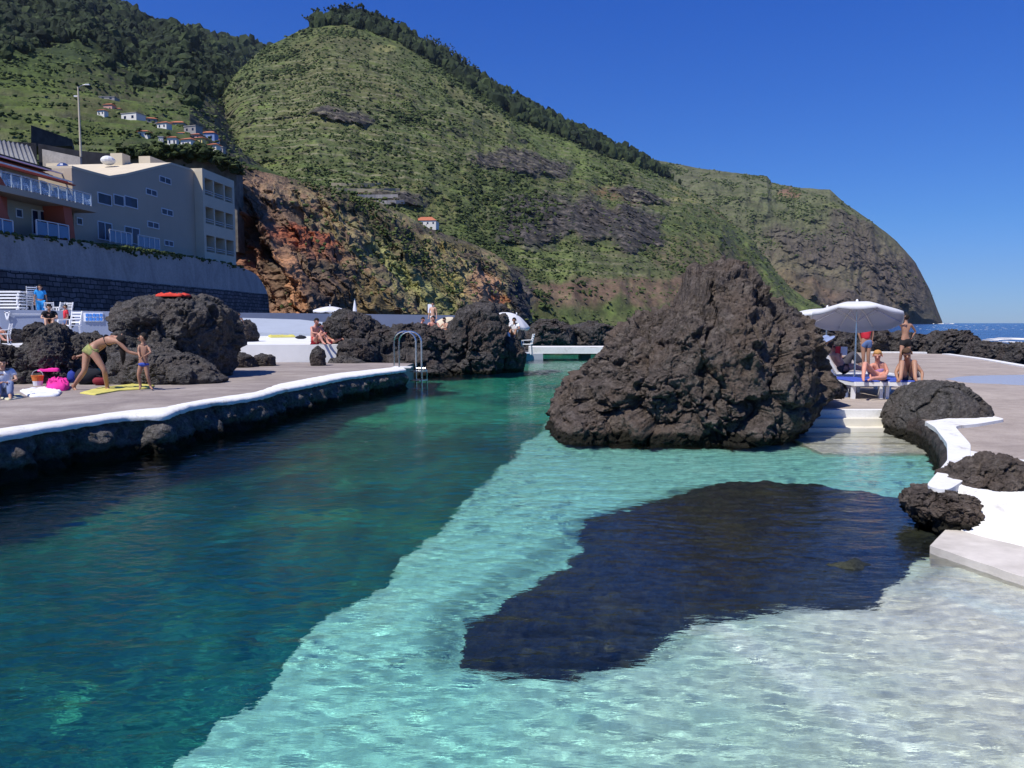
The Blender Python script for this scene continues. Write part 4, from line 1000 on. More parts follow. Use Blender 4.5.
part('parapet', 'cream', hotel, lambda mb: [prism(mb, [(p[0], p[1]), (q[0], q[1]), (q[0], q[1]+.22), (p[0], p[1]+.22)], -13.1, .05) for p, q in zip(roofl[1:-2], roofl[2:-1])])
for a in ((97, 111, 191.5, 203), (113, 123.5, 193.5, 204.5), (124, 137, 195, 206)): wpx(hotel, *a)
for a in ((159, 170.5, 175, 181.5), (145.5, 156.5, 187.5, 194), (161, 172.5, 207.5, 214), (147, 158.5, 220.5, 227), (164, 173, 239.5, 245.5)):
    wpx(hotel, *a, n=2)
wpx(hotel, 97, 111.5, 220.5, 239, n=2, name='door'); wpx(hotel, 124, 139, 225.5, 242.5, n=2, name='door')
railing(hotel, 109.5, 131, 229.5, 242, 2.0, 4); railing(hotel, 138, 159, 235, 246.5, 2.0, 4)
# tower with loggias
def U(px, w_=1.05): return uz(px, 200, w_)[0]
ua, ub = U(203), U(234.5); zt_ = 20.3
def tower(mb):
    ubox(mb, ua, ub, -9, -.35, 8.6, zt_)
    for z0, z1 in ((8.6, 10.5), (12.5, 13.9), (15.9, 17.3), (19.3, zt_)): ubox(mb, ua, ub, -.348, TW, z0, z1)
    for z0, z1 in ((10.5, 12.5), (13.9, 15.9), (17.3, 19.3)):
        for k in range(4):
            u = ua+(ub-ua)*k/3; w0 = .55 if k in (0, 3) else .3
            ubox(mb, *( (ua, ua+w0) if k == 0 else (ub-w0, ub) if k == 3 else (u-w0/2, u+w0/2)), -.348, TW-.01 if 0 < k < 3 else TW, z0+.002, z1-.002)
part('tower', 'cream', hotel, tower)
for z0 in (10.6, 14.0, 17.4):
    for k in range(3):
        a = ua+(ub-ua)*k/3+.5; b = ua+(ub-ua)*(k+1)/3-.35; window(hotel, a, b, z0, z0+1.8, -.34, n=2)
    part('railing', 'frame', hotel, lambda mb: [ubox(mb, ua+.2, ub-.2, TW-.15, TW-.08, z0+.25*q-.05, z0+.25*q) for q in (1, 2)])
# roof pieces behind
def rp(name, px0, px1, py0, py1, w0, w1, mat='cream'):
    a, z1 = uz(px0, py0, w1); b, _ = uz(px1, py0, w1); _, z0 = uz(px0, py1, w1); part(name, mat, hotel, lambda mb: ubox(mb, a, b, w0, w1, z0-.4, z1))
rp('roof_block', 82.5, 84, 170, 196, -3.2, -.02); rp('roof_block', 60, 115, 163, 178, -7, -5.5, 'cream'); rp('roof_block', 122, 130, 153, 168, -6.2, -4.8)
rp('roof_block', 150, 171, 156, 170, -5.2, -3.8)
part('roof_dome', 'frame', hotel, lambda mb: mb.ell(np.array(PD(108, 160.5, 86)), (.75, .75, .5), 12, 8))
part('roof_dome', 'steel', hotel, lambda mb: mb.ell(np.array(PD(63, 168, 74)), (.55, .55, .5), 12, 8))

# terrace wing with red piers, left
wing = empty('terrace_wing'); tag(wing, 'balconied hotel wing with red piers and long red awning', 'building')
u0_, zs = uz(0, 196); uL = uz(-70, 200)[0]; zdeck = uz(97, 207.5, 2.2)[1]; zlow = 9.9
M['wingwall'] = plain('beige_render', (.42,.36,.26), .85, .05, .4)  # one even beige, darker than the cream render
part('wall', 'wingwall', wing, lambda mb: (ubox(mb, uL, -.9, -12, 0, 8.6, zdeck-.5), ubox(mb, uL, -.9, -12, -2.6, zdeck-.5, zdeck+3.1)))
part('terrace_slab', 'taupe', wing, lambda mb: ubox(mb, uL, uz(97, 207, 2.2)[0], -2.6, 2.2, zdeck-.48, zdeck))
part('roof', 'stone_dark', wing, lambda mb: ubox(mb, uL, -1., -12, -1.2, zdeck+3.1, zdeck+3.35))
def awn(mb):
    for k in range(9):
        w0 = -2.4+.36*k; ubox(mb, uL, uz(69, 178, .2)[0], w0, w0+.34, zdeck+3.02-.15*k, zdeck+3.1-.15*k)
part('awning', 'redpaint', wing, awn)
part('awning_rail', 'frame', wing, lambda mb: (ubox(mb, uL, uz(69, 178, .6)[0], .9, 1.0, zdeck+1.98, zdeck+2.1), ubox(mb, uL, uz(66, 178, -1)[0], -1.0, -.9, zdeck+3.0, zdeck+3.12)))
for x0, x1 in ((-12, 2), (5, 22), (23, 29), (40, 50), (51, 60)):
    a, b = uz(x0, 180, -2.6)[0], uz(x1, 180, -2.6)[0]; window(wing, a, b, zdeck+.1, zdeck+2.4, -2.6, name='door')
railing(wing, -60, 92, 176, 192, 2.1, 14) if False else None
def toprail(mb):
    a, b = uL, uz(91, 200, 2.1)[0]
    for k in range(15): u = a+(b-a)*k/14; ubox(mb, u-.04, u+.04, 2.06, 2.14, zdeck, zdeck+1.05)
    ubox(mb, a, b, 2.05, 2.16, zdeck+1.052, zdeck+1.11)
r_ = part('railing', 'frame', wing, toprail)
m, nt, b = new_mat('clear_rail_glass'); b.inputs['Base Color'].default_value = (.7,.8,.9,1); b.inputs['Roughness'].default_value = .05
tr = N(nt, 'ShaderNodeBsdfTransparent'); tr.inputs[0].default_value = (.75,.85,.95,1); mx = N(nt, 'ShaderNodeMixShader'); mx.inputs[0].default_value = .75
nt.links.new(b.outputs[0], mx.inputs[1]); nt.links.new(tr.outputs[0], mx.inputs[2]); nt.links.new(mx.outputs[0], nt.nodes['Material Output'].inputs[0]); M['clear'] = m
part('glass_panel', 'clear', r_, lambda mb: ubox(mb, uL, uz(91, 200, 2.1)[0], 2.09, 2.11, zdeck+.08, zdeck+1.0))
# lower storey
for x0, x1, y0, y1 in ((31, 38, 209, 234), (39, 54, 210, 234), (15, 22, 208, 217), (76, 82, 217, 224.5)):
    wpx(wing if x0 < 70 else hotel, x0, x1, y0, y1, 0.01)
zl0 = 8.7
def pier(x0, x1, lean):
    a = uz(x0, 220, 1.9)[0]; b = uz(x1, 220, 1.9)[0]
    def f(mb):
        V = [XY(u, w_, z) for z, u0, u1, w1 in ((8.7, a, b, 2.0), (zdeck-.48, a-lean, b-lean, 1.9)) for w_, u in ((0, u0), (0, u1), (w1, u0), (w1, u1))]
        mb.hexa(np.array(V))
    part('pier', 'redpaint', wing, f)
pier(3, 15, 1.6); pier(66, 74, .3); pier(-60, -50, 1.2)
part('pier', 'redpaint', wing, lambda mb: prism(mb, [(uz(1, 195, 2.2)[0]-1.6, zdeck+.002), (uz(10, 195, 2.2)[0]-.4, zdeck+.002), (uz(1, 195, 2.2)[0]-.6, zdeck+1.4), (uz(1, 195, 2.2)[0]-1.6, zdeck+1.6)], 1.2, 2.22))
part('porch_wall', 'redpaint', wing, lambda mb: ubox(mb, uz(56, 215)[0], uz(63, 215)[0], .01, .5, zl0, zdeck-.49)); part('porch_wall', 'redpaint', wing, lambda mb: ubox(mb, uz(-20, 215)[0], uz(2, 215)[0], .01, .5, zl0, zdeck-.49))
railing(wing, 36, 68, 220, 235, 2.3, 3); railing(wing, -20, 12, 215.5, 231, 2.3, 3)

# plastic furniture on the terrace
def tchair(name='chair', s=1.):
    r = empty(name); legs = []
    for sx in (-.22, .22):
        for sy in (-.2, .22): MB().bar((sx, sy, 0), (sx*.85, sy*.9, .44), .04).build('leg', M['whiteplastic'], r)
    MB().box((0, 0, .45), (.46, .46, .04)).build('seat', M['whiteplastic'], r)
    b_ = MB(); b_.bar((-.2, -.2, .47), (-.21, -.3, .9), .05, .03); b_.bar((.2, -.2, .47), (.21, -.3, .9), .05, .03)
    for k in range(4): b_.bar((-.2, -.22-.022*k, .55+.1*k), (.2, -.22-.022*k, .55+.1*k), .03, .05)
    b_.build('backrest', M['whiteplastic'], r)
    for sx in (-.25, .25): MB().bar((sx, -.24, .64), (sx, .2, .62), .05, .03).bar((sx, .2, .45), (sx, .2, .62), .04).build('armrest', M['whiteplastic'], r)
    return r
def ttable():
    r = empty('table'); MB().lathe([(0, .70), (.42, .70), (.44, .715), (.44, .73), (.42, .74), (0, .74)], n=20).build('tabletop', M['whiteplastic'], r)
    for sx in (-.26, .26):
        for sy in (-.26, .26): MB().bar((sx, sy, 0), (sx*.8, sy*.8, .70), .05).build('leg', M['whiteplastic'], r)
    return r
def copyt(o, loc, rz=None, label=None, group=None, scale=None):
    c = o.copy(); COL.objects.link(c); c.location = loc
    if rz is not None: c.rotation_euler = (0, 0, rz)
    if label: c['label'] = label
    if group: c['group'] = group
    if scale: c.scale = (scale,)*3
    for ch in list(o.children):
        d = ch.copy(); COL.objects.link(d); d.parent = c
        for g_ in ch.children: e_ = g_.copy(); COL.objects.link(e_); e_.parent = d
    return c
chair0 = tag(tchair(), 'white plastic chair', 'chair'); table0 = tag(ttable(), 'white plastic table', 'table')
rc = random.Random(4)
posn = ['nearest the frame edge', 'second along the row', 'in the middle of the row', 'fourth along the row', 'at the right end of the row']
first = True
for k, xx in enumerate((4, 19, 38, 58, 77)):
    uu = uz(xx+6, 190, 1.)[0]
    q = XY(uu, .6, zdeck)
    lt = 'white round plastic table on the hotel terrace, '+posn[k]
    if k == 0: table0.location = q; table0['label'] = lt; table0['group'] = 'white tables on the hotel terrace'
    else: copyt(table0, q, 0, lt)
    for j, (du, dw, side_) in enumerate(((-.75, .15, 'left'), (.75, .15, 'right'), (0, .9, 'front'))):
        q = XY(uu+du, .6+dw-.2*(j == 2), zdeck); ang_ = math.atan2(U2[1], U2[0])+(-math.pi/2 if j == 0 else math.pi/2 if j == 1 else math.pi)+rc.uniform(-.3, .3)
        lc = 'white chair on the %s of the terrace table %s' % (side_, posn[k])
        if first: chair0.location = q; chair0.rotation_euler = (0, 0, ang_); chair0['label'] = lc; chair0['group'] = 'white chairs on the hotel terrace'; first = False
        else: copyt(chair0, q, ang_, lc, 'white chairs on the hotel terrace')

# retaining wall
def render_mat(name, a, b_, sc_=.5, streak=True):
    m, nt, bs = new_mat(name); tc = N(nt, 'ShaderNodeTexCoord').outputs['Object']; mp = N(nt, 'ShaderNodeMapping'); nt.links.new(tc, mp.inputs[0]); mp.inputs['Scale'].default_value = (1, 1, .35)
    n1 = noise_n(nt, sc_, 8, .65, vec=mp.outputs[0], dist=1); n2 = noise_n(nt, 9*sc_, 6, .7, vec=tc)
    c = mixc(nt, .6, ramp(nt, n1, [(.3, a), (.7, b_)]), ramp(nt, n2, [(.3, (.7,)*3), (.7, (1.2,)*3)]), 'MULTIPLY')
    nt.links.new(c, bs.inputs['Base Color']); bs.inputs['Roughness'].default_value = .9; bump(nt, bs, n2, .6, .05); return m
M['retain'] = render_mat('stained_concrete_wall', (.32,.29,.26), (.52,.47,.41))
def brickm():
    m, nt, bs = new_mat('dark_masonry'); tc = N(nt, 'ShaderNodeTexCoord').outputs['Object']; sx = N(nt, 'ShaderNodeSeparateXYZ'); nt.links.new(tc, sx.inputs[0])
    cb = N(nt, 'ShaderNodeCombineXYZ'); nt.links.new(sx.outputs[1], cb.inputs[0]); nt.links.new(sx.outputs[2], cb.inputs[1])
    nd = N(nt, 'ShaderNodeTexNoise', Scale=.9); nt.links.new(tc, nd.inputs['Vector']); ad = N(nt, 'ShaderNodeMixRGB', blend_type='ADD'); ad.inputs[0].default_value = .35
    nt.links.new(cb.outputs[0], ad.inputs[1]); nt.links.new(nd.outputs['Color'], ad.inputs[2])
    br_ = N(nt, 'ShaderNodeTexBrick', Scale=1.); nt.links.new(ad.outputs[0], br_.inputs['Vector'])
    br_.inputs['Color1'].default_value = (.07,.067,.072,1); br_.inputs['Color2'].default_value = (.16,.15,.155,1); br_.inputs['Mortar'].default_value = (.015,.015,.016,1)
    br_.inputs['Mortar Size'].default_value = .05; br_.inputs['Brick Width'].default_value = .9; br_.inputs['Row Height'].default_value = .42
    c = mixc(nt, .7, br_.outputs[0], ramp(nt, noise_n(nt, 1.6, 6, .7), [(.3, (.5,)*3), (.7, (1.5,)*3)]), 'MULTIPLY'); nt.links.new(c, bs.inputs['Base Color']); bs.inputs['Roughness'].default_value = .9
    bump(nt, bs, br_.outputs['Fac'], -.8, .12); return m
M['masonry'] = brickm()
tops = [PD(-140, 219, 46), PD(0, 234, 58.5), PD(70, 240.5, 66.4), PD(128, 248.5, 74.8), PD(190, 257, 86.5), PD(225, 263, 94.8), PD(244, 268, 101), PD(258, 275, 106), PD(266, 291, 107)]
rw = empty('retaining_wall'); tag(rw, 'high stained concrete retaining wall carrying the hotel, dark masonry below', 'wall')
L, _ = resample(tops, .6); n = len(L); T = np.gradient(L, axis=0)[:, :2]; T /= np.linalg.norm(T, axis=1)[:, None]; Nw = np.stack([T[:, 1], -T[:, 0], T[:, 0]*0], -1)
def strip(lev, off):
    return [np.stack([L[:, 0], L[:, 1], np.minimum(z if z is not None else L[:, 2], L[:, 2])], -1)+Nw*o for z, o in zip(lev, off)]
rows = strip((None, None, 7.4, 5.85), (-1.2, 0, .12, .25)); mk('concrete_face', np.array(rows).reshape(-1, 3), [gridF(4, n)], M['retain'], rw, False)
rows = strip((5.86, 5.86, 3, -1), (-.2, .42, .7, .95)); mk('masonry_face', np.array(rows).reshape(-1, 3), [gridF(4, n)], M['masonry'], rw, False)
# ground strip behind the wall top, on which the hotel stands
q = np.concatenate([L[:-12]-Nw[:-12]*.8, [[-62, 112, 9.9], [-95, 60, 9.9]]]); q[:, 2] = 8.4
slab('hotel_ground', q, 0, M['ground'])
ivy = []; ri = np.random.default_rng(21)
for k in range(900):
    j = int(ri.choice([ri.integers(int(n*.40), int(n*.62)), ri.integers(0, n-12)], p=[.55, .45])); dn = abs(ri.normal())*.28
    ivy.append(L[j]+Nw[j]*(.1-abs(ri.normal())*.3)+np.array([0, ri.uniform(-.3, .3), .05-dn+.1]))
clumps('creeper', np.array(ivy), ri.uniform(.08, .22, 900), M['scrub'], 'green creeper trailing over the retaining wall top', 'creeper', 0, .7, .5, 31)

# dark shed, corrugated lean-to and ledge walls on the slope behind the hotel
sh = empty('shed', (0, 0, 0)); tag(sh, 'dark flat-roofed shed on the slope above the hotel', 'shed')
a, b, c_, d_ = PD(31, 146, 118), PD(72, 146, 126), PD(72, 141, 126), PD(31, 127, 118)
V = np.array([[p + np.array([-3*o, 6*o, 0]) for o in (0, 1)] for p in (a, b, c_, d_)]).transpose(1, 0, 2).reshape(-1, 3)
i = np.arange(4); j = (i+1) % 4
mk('wall', V, [np.array([[0, 1, 2, 3]]), np.array([[7, 6, 5, 4]]), np.stack([i, i+4, j+4, j], -1)], M['stone_dark'], sh, False)
V2 = np.array([d_, c_, c_+[-3, 6, 0], d_+[-3, 6, 0]])+np.array([0, 0, .03]); MB().hexa(np.concatenate([V2[[0, 1, 3, 2]], V2[[0, 1, 3, 2]]+[0, 0, .25]])).build('roof', M['stone_dark'], sh)
lt = empty('lean_to', (0, 0, 0)); tag(lt, 'grey corrugated roof sloping behind the hotel terrace wing', 'roof')
P0, P1, P2, P3 = PD(-60, 150, 92), PD(38, 166, 92), PD(30, 146, 106), PD(-60, 128, 106)
s_ = np.linspace(0, 1, 161)[None, :, None]; tt = np.array([0, 1.])[:, None, None]
G_ = (P0*(1-s_)+P1*s_)*(1-tt)+(P3*(1-s_)+P2*s_)*tt; G_[..., 2] += .12*np.sin(s_[..., 0]*math.pi*40)
M['corr'] = plain('corrugated_sheet', (.22,.22,.21), .6, .2, .6)
o = mk('roof_sheet', np.concatenate([G_, G_[::-1]-[0, 0, .06]]).reshape(-1, 3), [gridF(4, 161)], M['corr'], lt)
M['ledge'] = plain('grey_ledge_stone', (.15,.135,.11), .95, .45, .9, .9)
dk = wall('boundary_wall', [tuple(PD(38, 143.5, 112)), tuple(PD(75, 150, 114)), tuple(PD(112, 154, 116))], .5, 'stone_dark', 'long dark wall on the slope behind the hotel roof', 12)
dk2 = wall('boundary_wall', [tuple(PD(-60, 138, 108)), tuple(PD(0, 141, 109)), tuple(PD(36, 143, 111))], .5, 'stone_dark', 'dark wall on the slope above the terrace wing at the frame edge', 12)
lw = wall('boundary_wall', [tuple(PD(42, 149, 104)), tuple(PD(80, 157, 104))], .4, 'retain', 'pale grey wall standing just above the hotel roofs', 12)
led = wall('boundary_wall', [tuple(PD(126, 152, 121)), tuple(PD(160, 151, 121)), tuple(PD(215, 157, 122)), tuple(PD(236, 168, 122))], 3, 'ledge', 'long grey dry-stone terrace wall on the ledge below the village', 13)
lv = np.array([PD(a_, 152.5+max(0, a_-205)*.45, 121)+[0, ri.normal()*1.2, ri.normal()*.5] for a_ in ri.uniform(124, 238, 700)])
clumps('ledge_bushes', lv, ri.uniform(.2, .75, 700), M['scrubdark'], 'dark bushes growing over the stone ledge behind the hotel', 'bushes', 0, .7, .5, 33)
# lamp post
lp = empty('lamp_post', tuple(PD(80.5, 146, 112))); tag(lp, 'tall pale lamp post with one arm on the slope above the hotel', 'lamp post'); o_ = PD(80.5, 146, 112)
MB().tube([(0, 0, -1.5), (0, 0, 4), (0, 0, 8.2)], [.16, .13, .10], 8).build('pole', M['cream'], lp)
MB().tube([(0, 0, 8.05), (.7, 0, 8.45), (1.2, 0, 8.5)], .05, 6).build('arm', M['steel'], lp)
MB().box((1.35, 0, 8.5), (.6, .25, .16)).build('lamp_head', M['frame'], lp)
MB().box((-.35, 0, 6.9), (.5, .2, .2)).build('signal_box', M['frame'], lp)
# small posts
# ---- village houses ----
def onslope(px_, py_, T):
    P, X, Y = T[:3]; X, Y = PROJ(P); d = np.hypot(X-px_, Y-py_); k = np.unravel_index(np.argmin(np.maximum(d, .9)*300+P[..., 1]), d.shape); return P[k]
M['tiles'] = plain('clay_roof_tiles', (.42,.14,.07), .85, .2, 1)
M['housewhite'] = plain('white_house_render', (.70,.67,.62), .8, .04, 1); M['housepink'] = plain('pink_house_render', (.60,.33,.27), .8, .05, 1)
M['houseyellow'] = plain('yellow_house_render', (.62,.5,.2), .8, .05, 1); M['houseblue'] = plain('blue_house_render', (.2,.28,.5), .8, .05, 1); M['housegrey'] = plain('grey_house_render', (.3,.28,.27), .8, .05, 1)
def house(px_, py_, wpx_, hpx, mat, roof, label, T=HL, flat=False, yaw=None, storeys=1):
    p = onslope(px_, py_+hpx*.3, T); s = p[1]/F; w_ = wpx_*s; h = hpx*s; dd = w_*.7
    r = empty('house', tuple(p), yaw if yaw is not None else random.uniform(-.35, .35)); tag(r, label, 'house', 'houses of the hillside village')
    MB().box((0, dd/2, h/2-1.2), (w_, dd, h+2.4)).build('wall', M[mat], r)
    if flat: MB().box((0, dd/2, h+.12), (w_+.4, dd+.4, .24)).build('roof', M[roof], r)
    else:
        rh = w_*.2; V = [(-w_/2-.4, -.4, h), (w_/2+.4, -.4, h), (w_/2+.4, dd+.4, h), (-w_/2-.4, dd+.4, h), (-w_/4, dd/2, h+rh), (w_/4, dd/2, h+rh)]
        mk('roof', V, [np.array([[0, 1, 5, 4], [2, 3, 4, 5], [3, 2, 1, 0]]), np.array([[1, 2, 5], [3, 0, 4]])], M[roof], r, False)
    nw = max(2, int(w_/2.6)); ns = max(1, int(h/2.8))
    for q in range(ns):
        for k in range(nw):
            x_ = -w_/2+w_*(k+.5)/nw; z_ = h*(q+.5)/ns
            f = MB().box((x_, -.04, z_), (w_/nw*.28, .08, h/ns*.36)).build('window', M['glass'], r)
    return r
hs = [(108, 112, 9, 9, 'housepink', 'tiles', 'tall pink house with a red roof, upper left of the village'),
      (101, 114, 8, 5, 'housewhite', 'tiles', 'low white house adjoining the left of the tall pink house'),
      (117, 113, 7, 6, 'housepink', 'tiles', 'smaller pink house adjoining the right of the tall pink house'),
      (129, 119, 18, 7, 'housewhite', 'housegrey', 'wide white house with a dark band of windows below the pink houses'),
      (107, 99, 15, 3, 'housegrey', 'housegrey', 'low grey shed highest above the village'),
      (143, 135, 10, 5, 'housewhite', 'tiles', 'single white cottage with a red roof in front of the terraces'),
      (162, 128, 11, 6, 'housewhite', 'tiles', 'white gabled house with orange roof at the village upper edge'),
      (177, 127, 13, 5, 'housegrey', 'tiles', 'long grey house right of the white gabled house'),
      (190, 131, 14, 6, 'housegrey', 'housegrey', 'grey block house with dark roof high on the village right'),
      (172, 144, 9, 8, 'housewhite', 'tiles', 'white two-storey house lowest left in the village'),
      (186, 146, 12, 9, 'housewhite', 'tiles', 'bright white house with two gables in the village middle'),
      (199, 144, 8, 7, 'houseyellow', 'tiles', 'small yellow house beside the bright white gabled house'),
      (208, 139, 13, 8, 'houseblue', 'tiles', 'blue and white house with an orange roof at the village right'),
      (203, 151, 9, 5, 'housewhite', 'tiles', 'small white house on the lower rim of the village'),
      (212, 150, 10, 6, 'housewhite', 'tiles', 'red-roofed house on the lower right rim of the village'),
      (220, 151, 7, 5, 'housegrey', 'housegrey', 'grey house at the far right end of the village'),
      (161, 142, 4, 6, 'housewhite', 'housegrey', 'narrow white house at the far left of the lower village row')]
hs += [(152, 121, 9, 4, 'housegrey', 'tiles', 'small grey house above the white gabled house at the village top'), (182, 137, 8, 5, 'housewhite', 'tiles', 'small white house in the second row of the village centre'),
       (196, 138, 8, 5, 'housepink', 'tiles', 'small pink house left of the blue and white house'), (216, 144, 7, 5, 'housewhite', 'tiles', 'white cottage right of the blue and white house'), (180, 151, 8, 5, 'housegrey', 'tiles', 'grey cottage below the bright white gabled house'), (192, 152, 7, 4, 'housewhite', 'housegrey', 'flat-roofed white hut on the lower village rim')]
for k, (a, b, c_, d_, m_, r__, lb_) in enumerate(hs): house(a, b, c_, d_, m_, r__, lb_, flat=(r__ == 'housegrey'))
o = house(425, 224, 22, 5, 'housewhite', 'tiles', 'low white house with orange roof above the near cliff', MT, yaw=-.1); o['group'] = 'houses on the mountain foot'
o = house(358, 192, 10, 5, 'housepink', 'housegrey', 'small beige hut under the field terraces above the cliff', MT, flat=True, yaw=0); o['group'] = 'houses on the mountain foot'
# field terrace walls above the cliff
for k, (x0, x1, y_) in enumerate(((332, 385, 184.5), (338, 400, 190), (344, 404, 196), (356, 408, 202))):
    pts_ = [onslope(x_, y_+1.2*math.sin((x_-x0)/(x1-x0)*3.1), MT) for x_ in np.linspace(x0, x1, 14)]
    L2, _ = resample(pts_, 3, it=10); mbw = MB()
    for q0, q1 in zip(L2[:-2:2], L2[2::2]): mbw.bar(q0+[0, -1, .2], q1+[0, -1, .2], 1.2, 2.0)
    tag(mbw.build('field_terrace', M['wood' if k < 2 else 'retain']), 'curved field terrace wall above the cliff, %s from the top' % nm[k], 'wall')

# =====================================================================
# POOLSIDE THINGS
# =====================================================================
def umbrella(px_, py_apex, d, zfoot, rad, tiltx, tilty, label, n=10, sag=.26, mat='canvas', pole_px=None, drop=.07):
    top = PD(px_, py_apex, d); r = empty('parasol', (top[0], top[1], zfoot)); tag(r, label, 'parasol')
    H = top[2]-zfoot; Rm = Matrix.Rotation(tiltx, 3, 'X') @ Matrix.Rotation(tilty, 3, 'Y'); Rn = np.array(Rm)
    K = 12; A = n*6; V = []
    for k in range(K+1):
        f = k/K
        for a in range(A):
            ph = 2*math.pi*a/A; seg = (a % 6)/6.; sc_l = 1-.055*math.sin(math.pi*seg)*f   # panels pulled in between ribs
            zz = -sag*rad*f**1.7-.02*rad*math.sin(math.pi*seg)*f
            V.append((rad*f*sc_l*math.cos(ph), rad*f*sc_l*math.sin(ph), zz))
    for a in range(A):
        ph = 2*math.pi*a/A; seg = (a % 6)/6.; sc_l = 1-.055*math.sin(math.pi*seg); V.append((rad*1.005*sc_l*math.cos(ph), rad*1.005*sc_l*math.sin(ph), -sag*rad-.02*rad*math.sin(math.pi*seg)-drop*(1+.4*math.sin(math.pi*seg))))
    V = np.array(V)@Rn.T; V[:, 2] += H
    i = np.arange((K+2)*A).reshape(K+2, A); j = np.roll(i, -1, 1)
    cn = mk('canopy', V, [np.stack([i[:-1], j[:-1], j[1:], i[1:]], -1).reshape(-1, 4)], M[mat], r)
    md = cn.modifiers.new('thick', 'SOLIDIFY'); md.thickness = .006
    tipd = Rn@np.array([0, 0, 1.]); T0 = np.array([0, 0, H])
    MB().tube([(0, 0, -.02), (0, 0, H*.55), tuple(T0+tipd*.05)], [.022, .02, .014], 8).build('pole', M['steel'], r)
    for k in range(n):
        ph = 2*math.pi*k/n; e_ = Rn@np.array([rad*math.cos(ph)*.99, rad*math.sin(ph)*.99, -sag*rad-.015]); m_ = Rn@np.array([rad*.5*math.cos(ph), rad*.5*math.sin(ph), -sag*rad*.31-.02])
        rb = MB(); rb.tube([T0+tipd*-.015, T0+m_, T0+e_], .006, 4); rb.tube([T0-tipd*.42*rad, T0+m_], .005, 4); rb.build('rib', M['steel'], r)
    MB().ell(T0+tipd*.06, (.03, .03, .05), 8, 6).build('finial', M['whiteplastic'], r)
    return r
umbrella(857, 304, 16.9, DR, .955, R(-15), R(6), 'large white parasol over the front pair of sunbeds, underside showing', 8, .30)
umbrella(827, 309.5, 19.5, DR, .84, R(-6), R(10), 'white parasol half hidden behind the large one, over the rear recliners', 8, .30)
umbrella(516, 315, 31, .72, .72, R(14), R(24), 'tilted lilac-white parasol on the black rocks near the footbridge', 8, .34)
umbrella(330, 306.5, 40, 1.14, .88, R(2), R(0), 'white parasol seen edge on above the pale ramp wall', 8, .22)
cu = empty('closed_parasol', tuple(PD(355, 320, 44))); tag(cu, 'folded white parasol standing right of the edge-on white one', 'parasol')
MB().lathe([(0, 1.15), (.03, 1.1), (.09, .75), (.13, .35), (.10, .28), (.02, .27)], n=10).build('canopy', M['canvas'], cu); MB().tube([(0, 0, -.7), (0, 0, 1.2)], .02, 6).build('pole', M['steel'], cu)

# ladder
ld = empty('pool_ladder', tuple(PZ(404, 369, DL))); tag(ld, 'stainless steel pool ladder with two tall arched handrails on the deck corner', 'ladder')
Lx, Ly, _ = PZ(404, 369, DL)
def arch(x0, y0):
    pts = [(x0-.32, y0+.1, 0)]+[(x0-.32, y0+.1, .75)]+[(x0+.02-.34*math.cos(a), y0+.1-.25*(1-math.cos(a))/2, .8+.30*math.sin(a)) for a in np.linspace(0.1, math.pi-.1, 12)]+[(x0+.36, y0-.15, .7), (x0+.36, y0-.15, .1), (x0+.36, y0-.15, -1.3)]
    return pts
MB().tube(arch(-.02, .25), .024, 8).build('handrail', M['steel'], ld); MB().tube(arch(.2, -.25), .024, 8).build('handrail', M['steel'], ld)
for z_ in (-.05, -.32, -.6, -.9): MB().box((.45, -.15, z_), (.30, .50, .03), rz=-.4).build('tread', M['steel'], ld)
MB().tube([(.34, .1, .02), (.62, .05, .02), (.66, .05, -.1), (.66, .05, -1.2)], .02, 6).build('lower_rail', M['steel'], ld)
MB().box((-.05, .05, .05), (.55, .5, .03)).build('step_plate', M['white'], ld)

# sunbeds
def sunbed(back=0.):
    r = empty('sunbed')    # head at +y, foot at -y
    fr = MB(); 
    for sx in (-.31, .31): fr.bar((sx, -.95, .31), (sx, .45 if back else .95, .31), .06, .07)
    fr.bar((-.31, -.95, .31), (.31, -.95, .31), .06, .07); fr.build('frame', M['whiteplastic'], r)
    sl_ = MB()
    for k in range(15): y = -.86+k*.088; sl_.box((0, y, .345), (.60, .066, .02))
    sl_.build('slatted_bed', M['whiteplastic'], r)
    bk = MB(); ca, sa = math.cos(back), math.sin(back)
    for k in range(7): q = .05+k*.085; bk.box((0, .45+q*ca, .345+q*sa), (.58, .066, .02), M=Matrix.Rotation(back, 3, 'X'))
    for sx in (-.29, .29): bk.bar((sx, .45, .335), (sx, .45+.66*ca, .335+.66*sa), .05, .05)
    if back: bk.bar((-.29, .45+.5*ca, .3+.5*sa), (-.29, .7+.1*ca, .31), .03); bk.bar((.29, .45+.5*ca, .3+.5*sa), (.29, .7+.1*ca, .31), .03)
    bk.build('backrest', M['whiteplastic'], r)
    for sx in (-.29, .29):
        for sy in (-.82, .62): MB().bar((sx, sy, 0), (sx*.98, sy, .30), .07, .07).build('leg', M['whiteplastic'], r)
    for sx in (-.33, .33): MB().tube([(sx, -.75, .07), (sx+.001, -.75, .07)], .07, 12).build('wheel', M['dark'], r) if False else None
    return r
SB = []
def put(r, p, rz, label, group=None): r.location = p; r.rotation_euler = (0, 0, rz); tag(r, label, 'sunbed', group); return r
gs = 'white plastic sunbeds on the right deck'
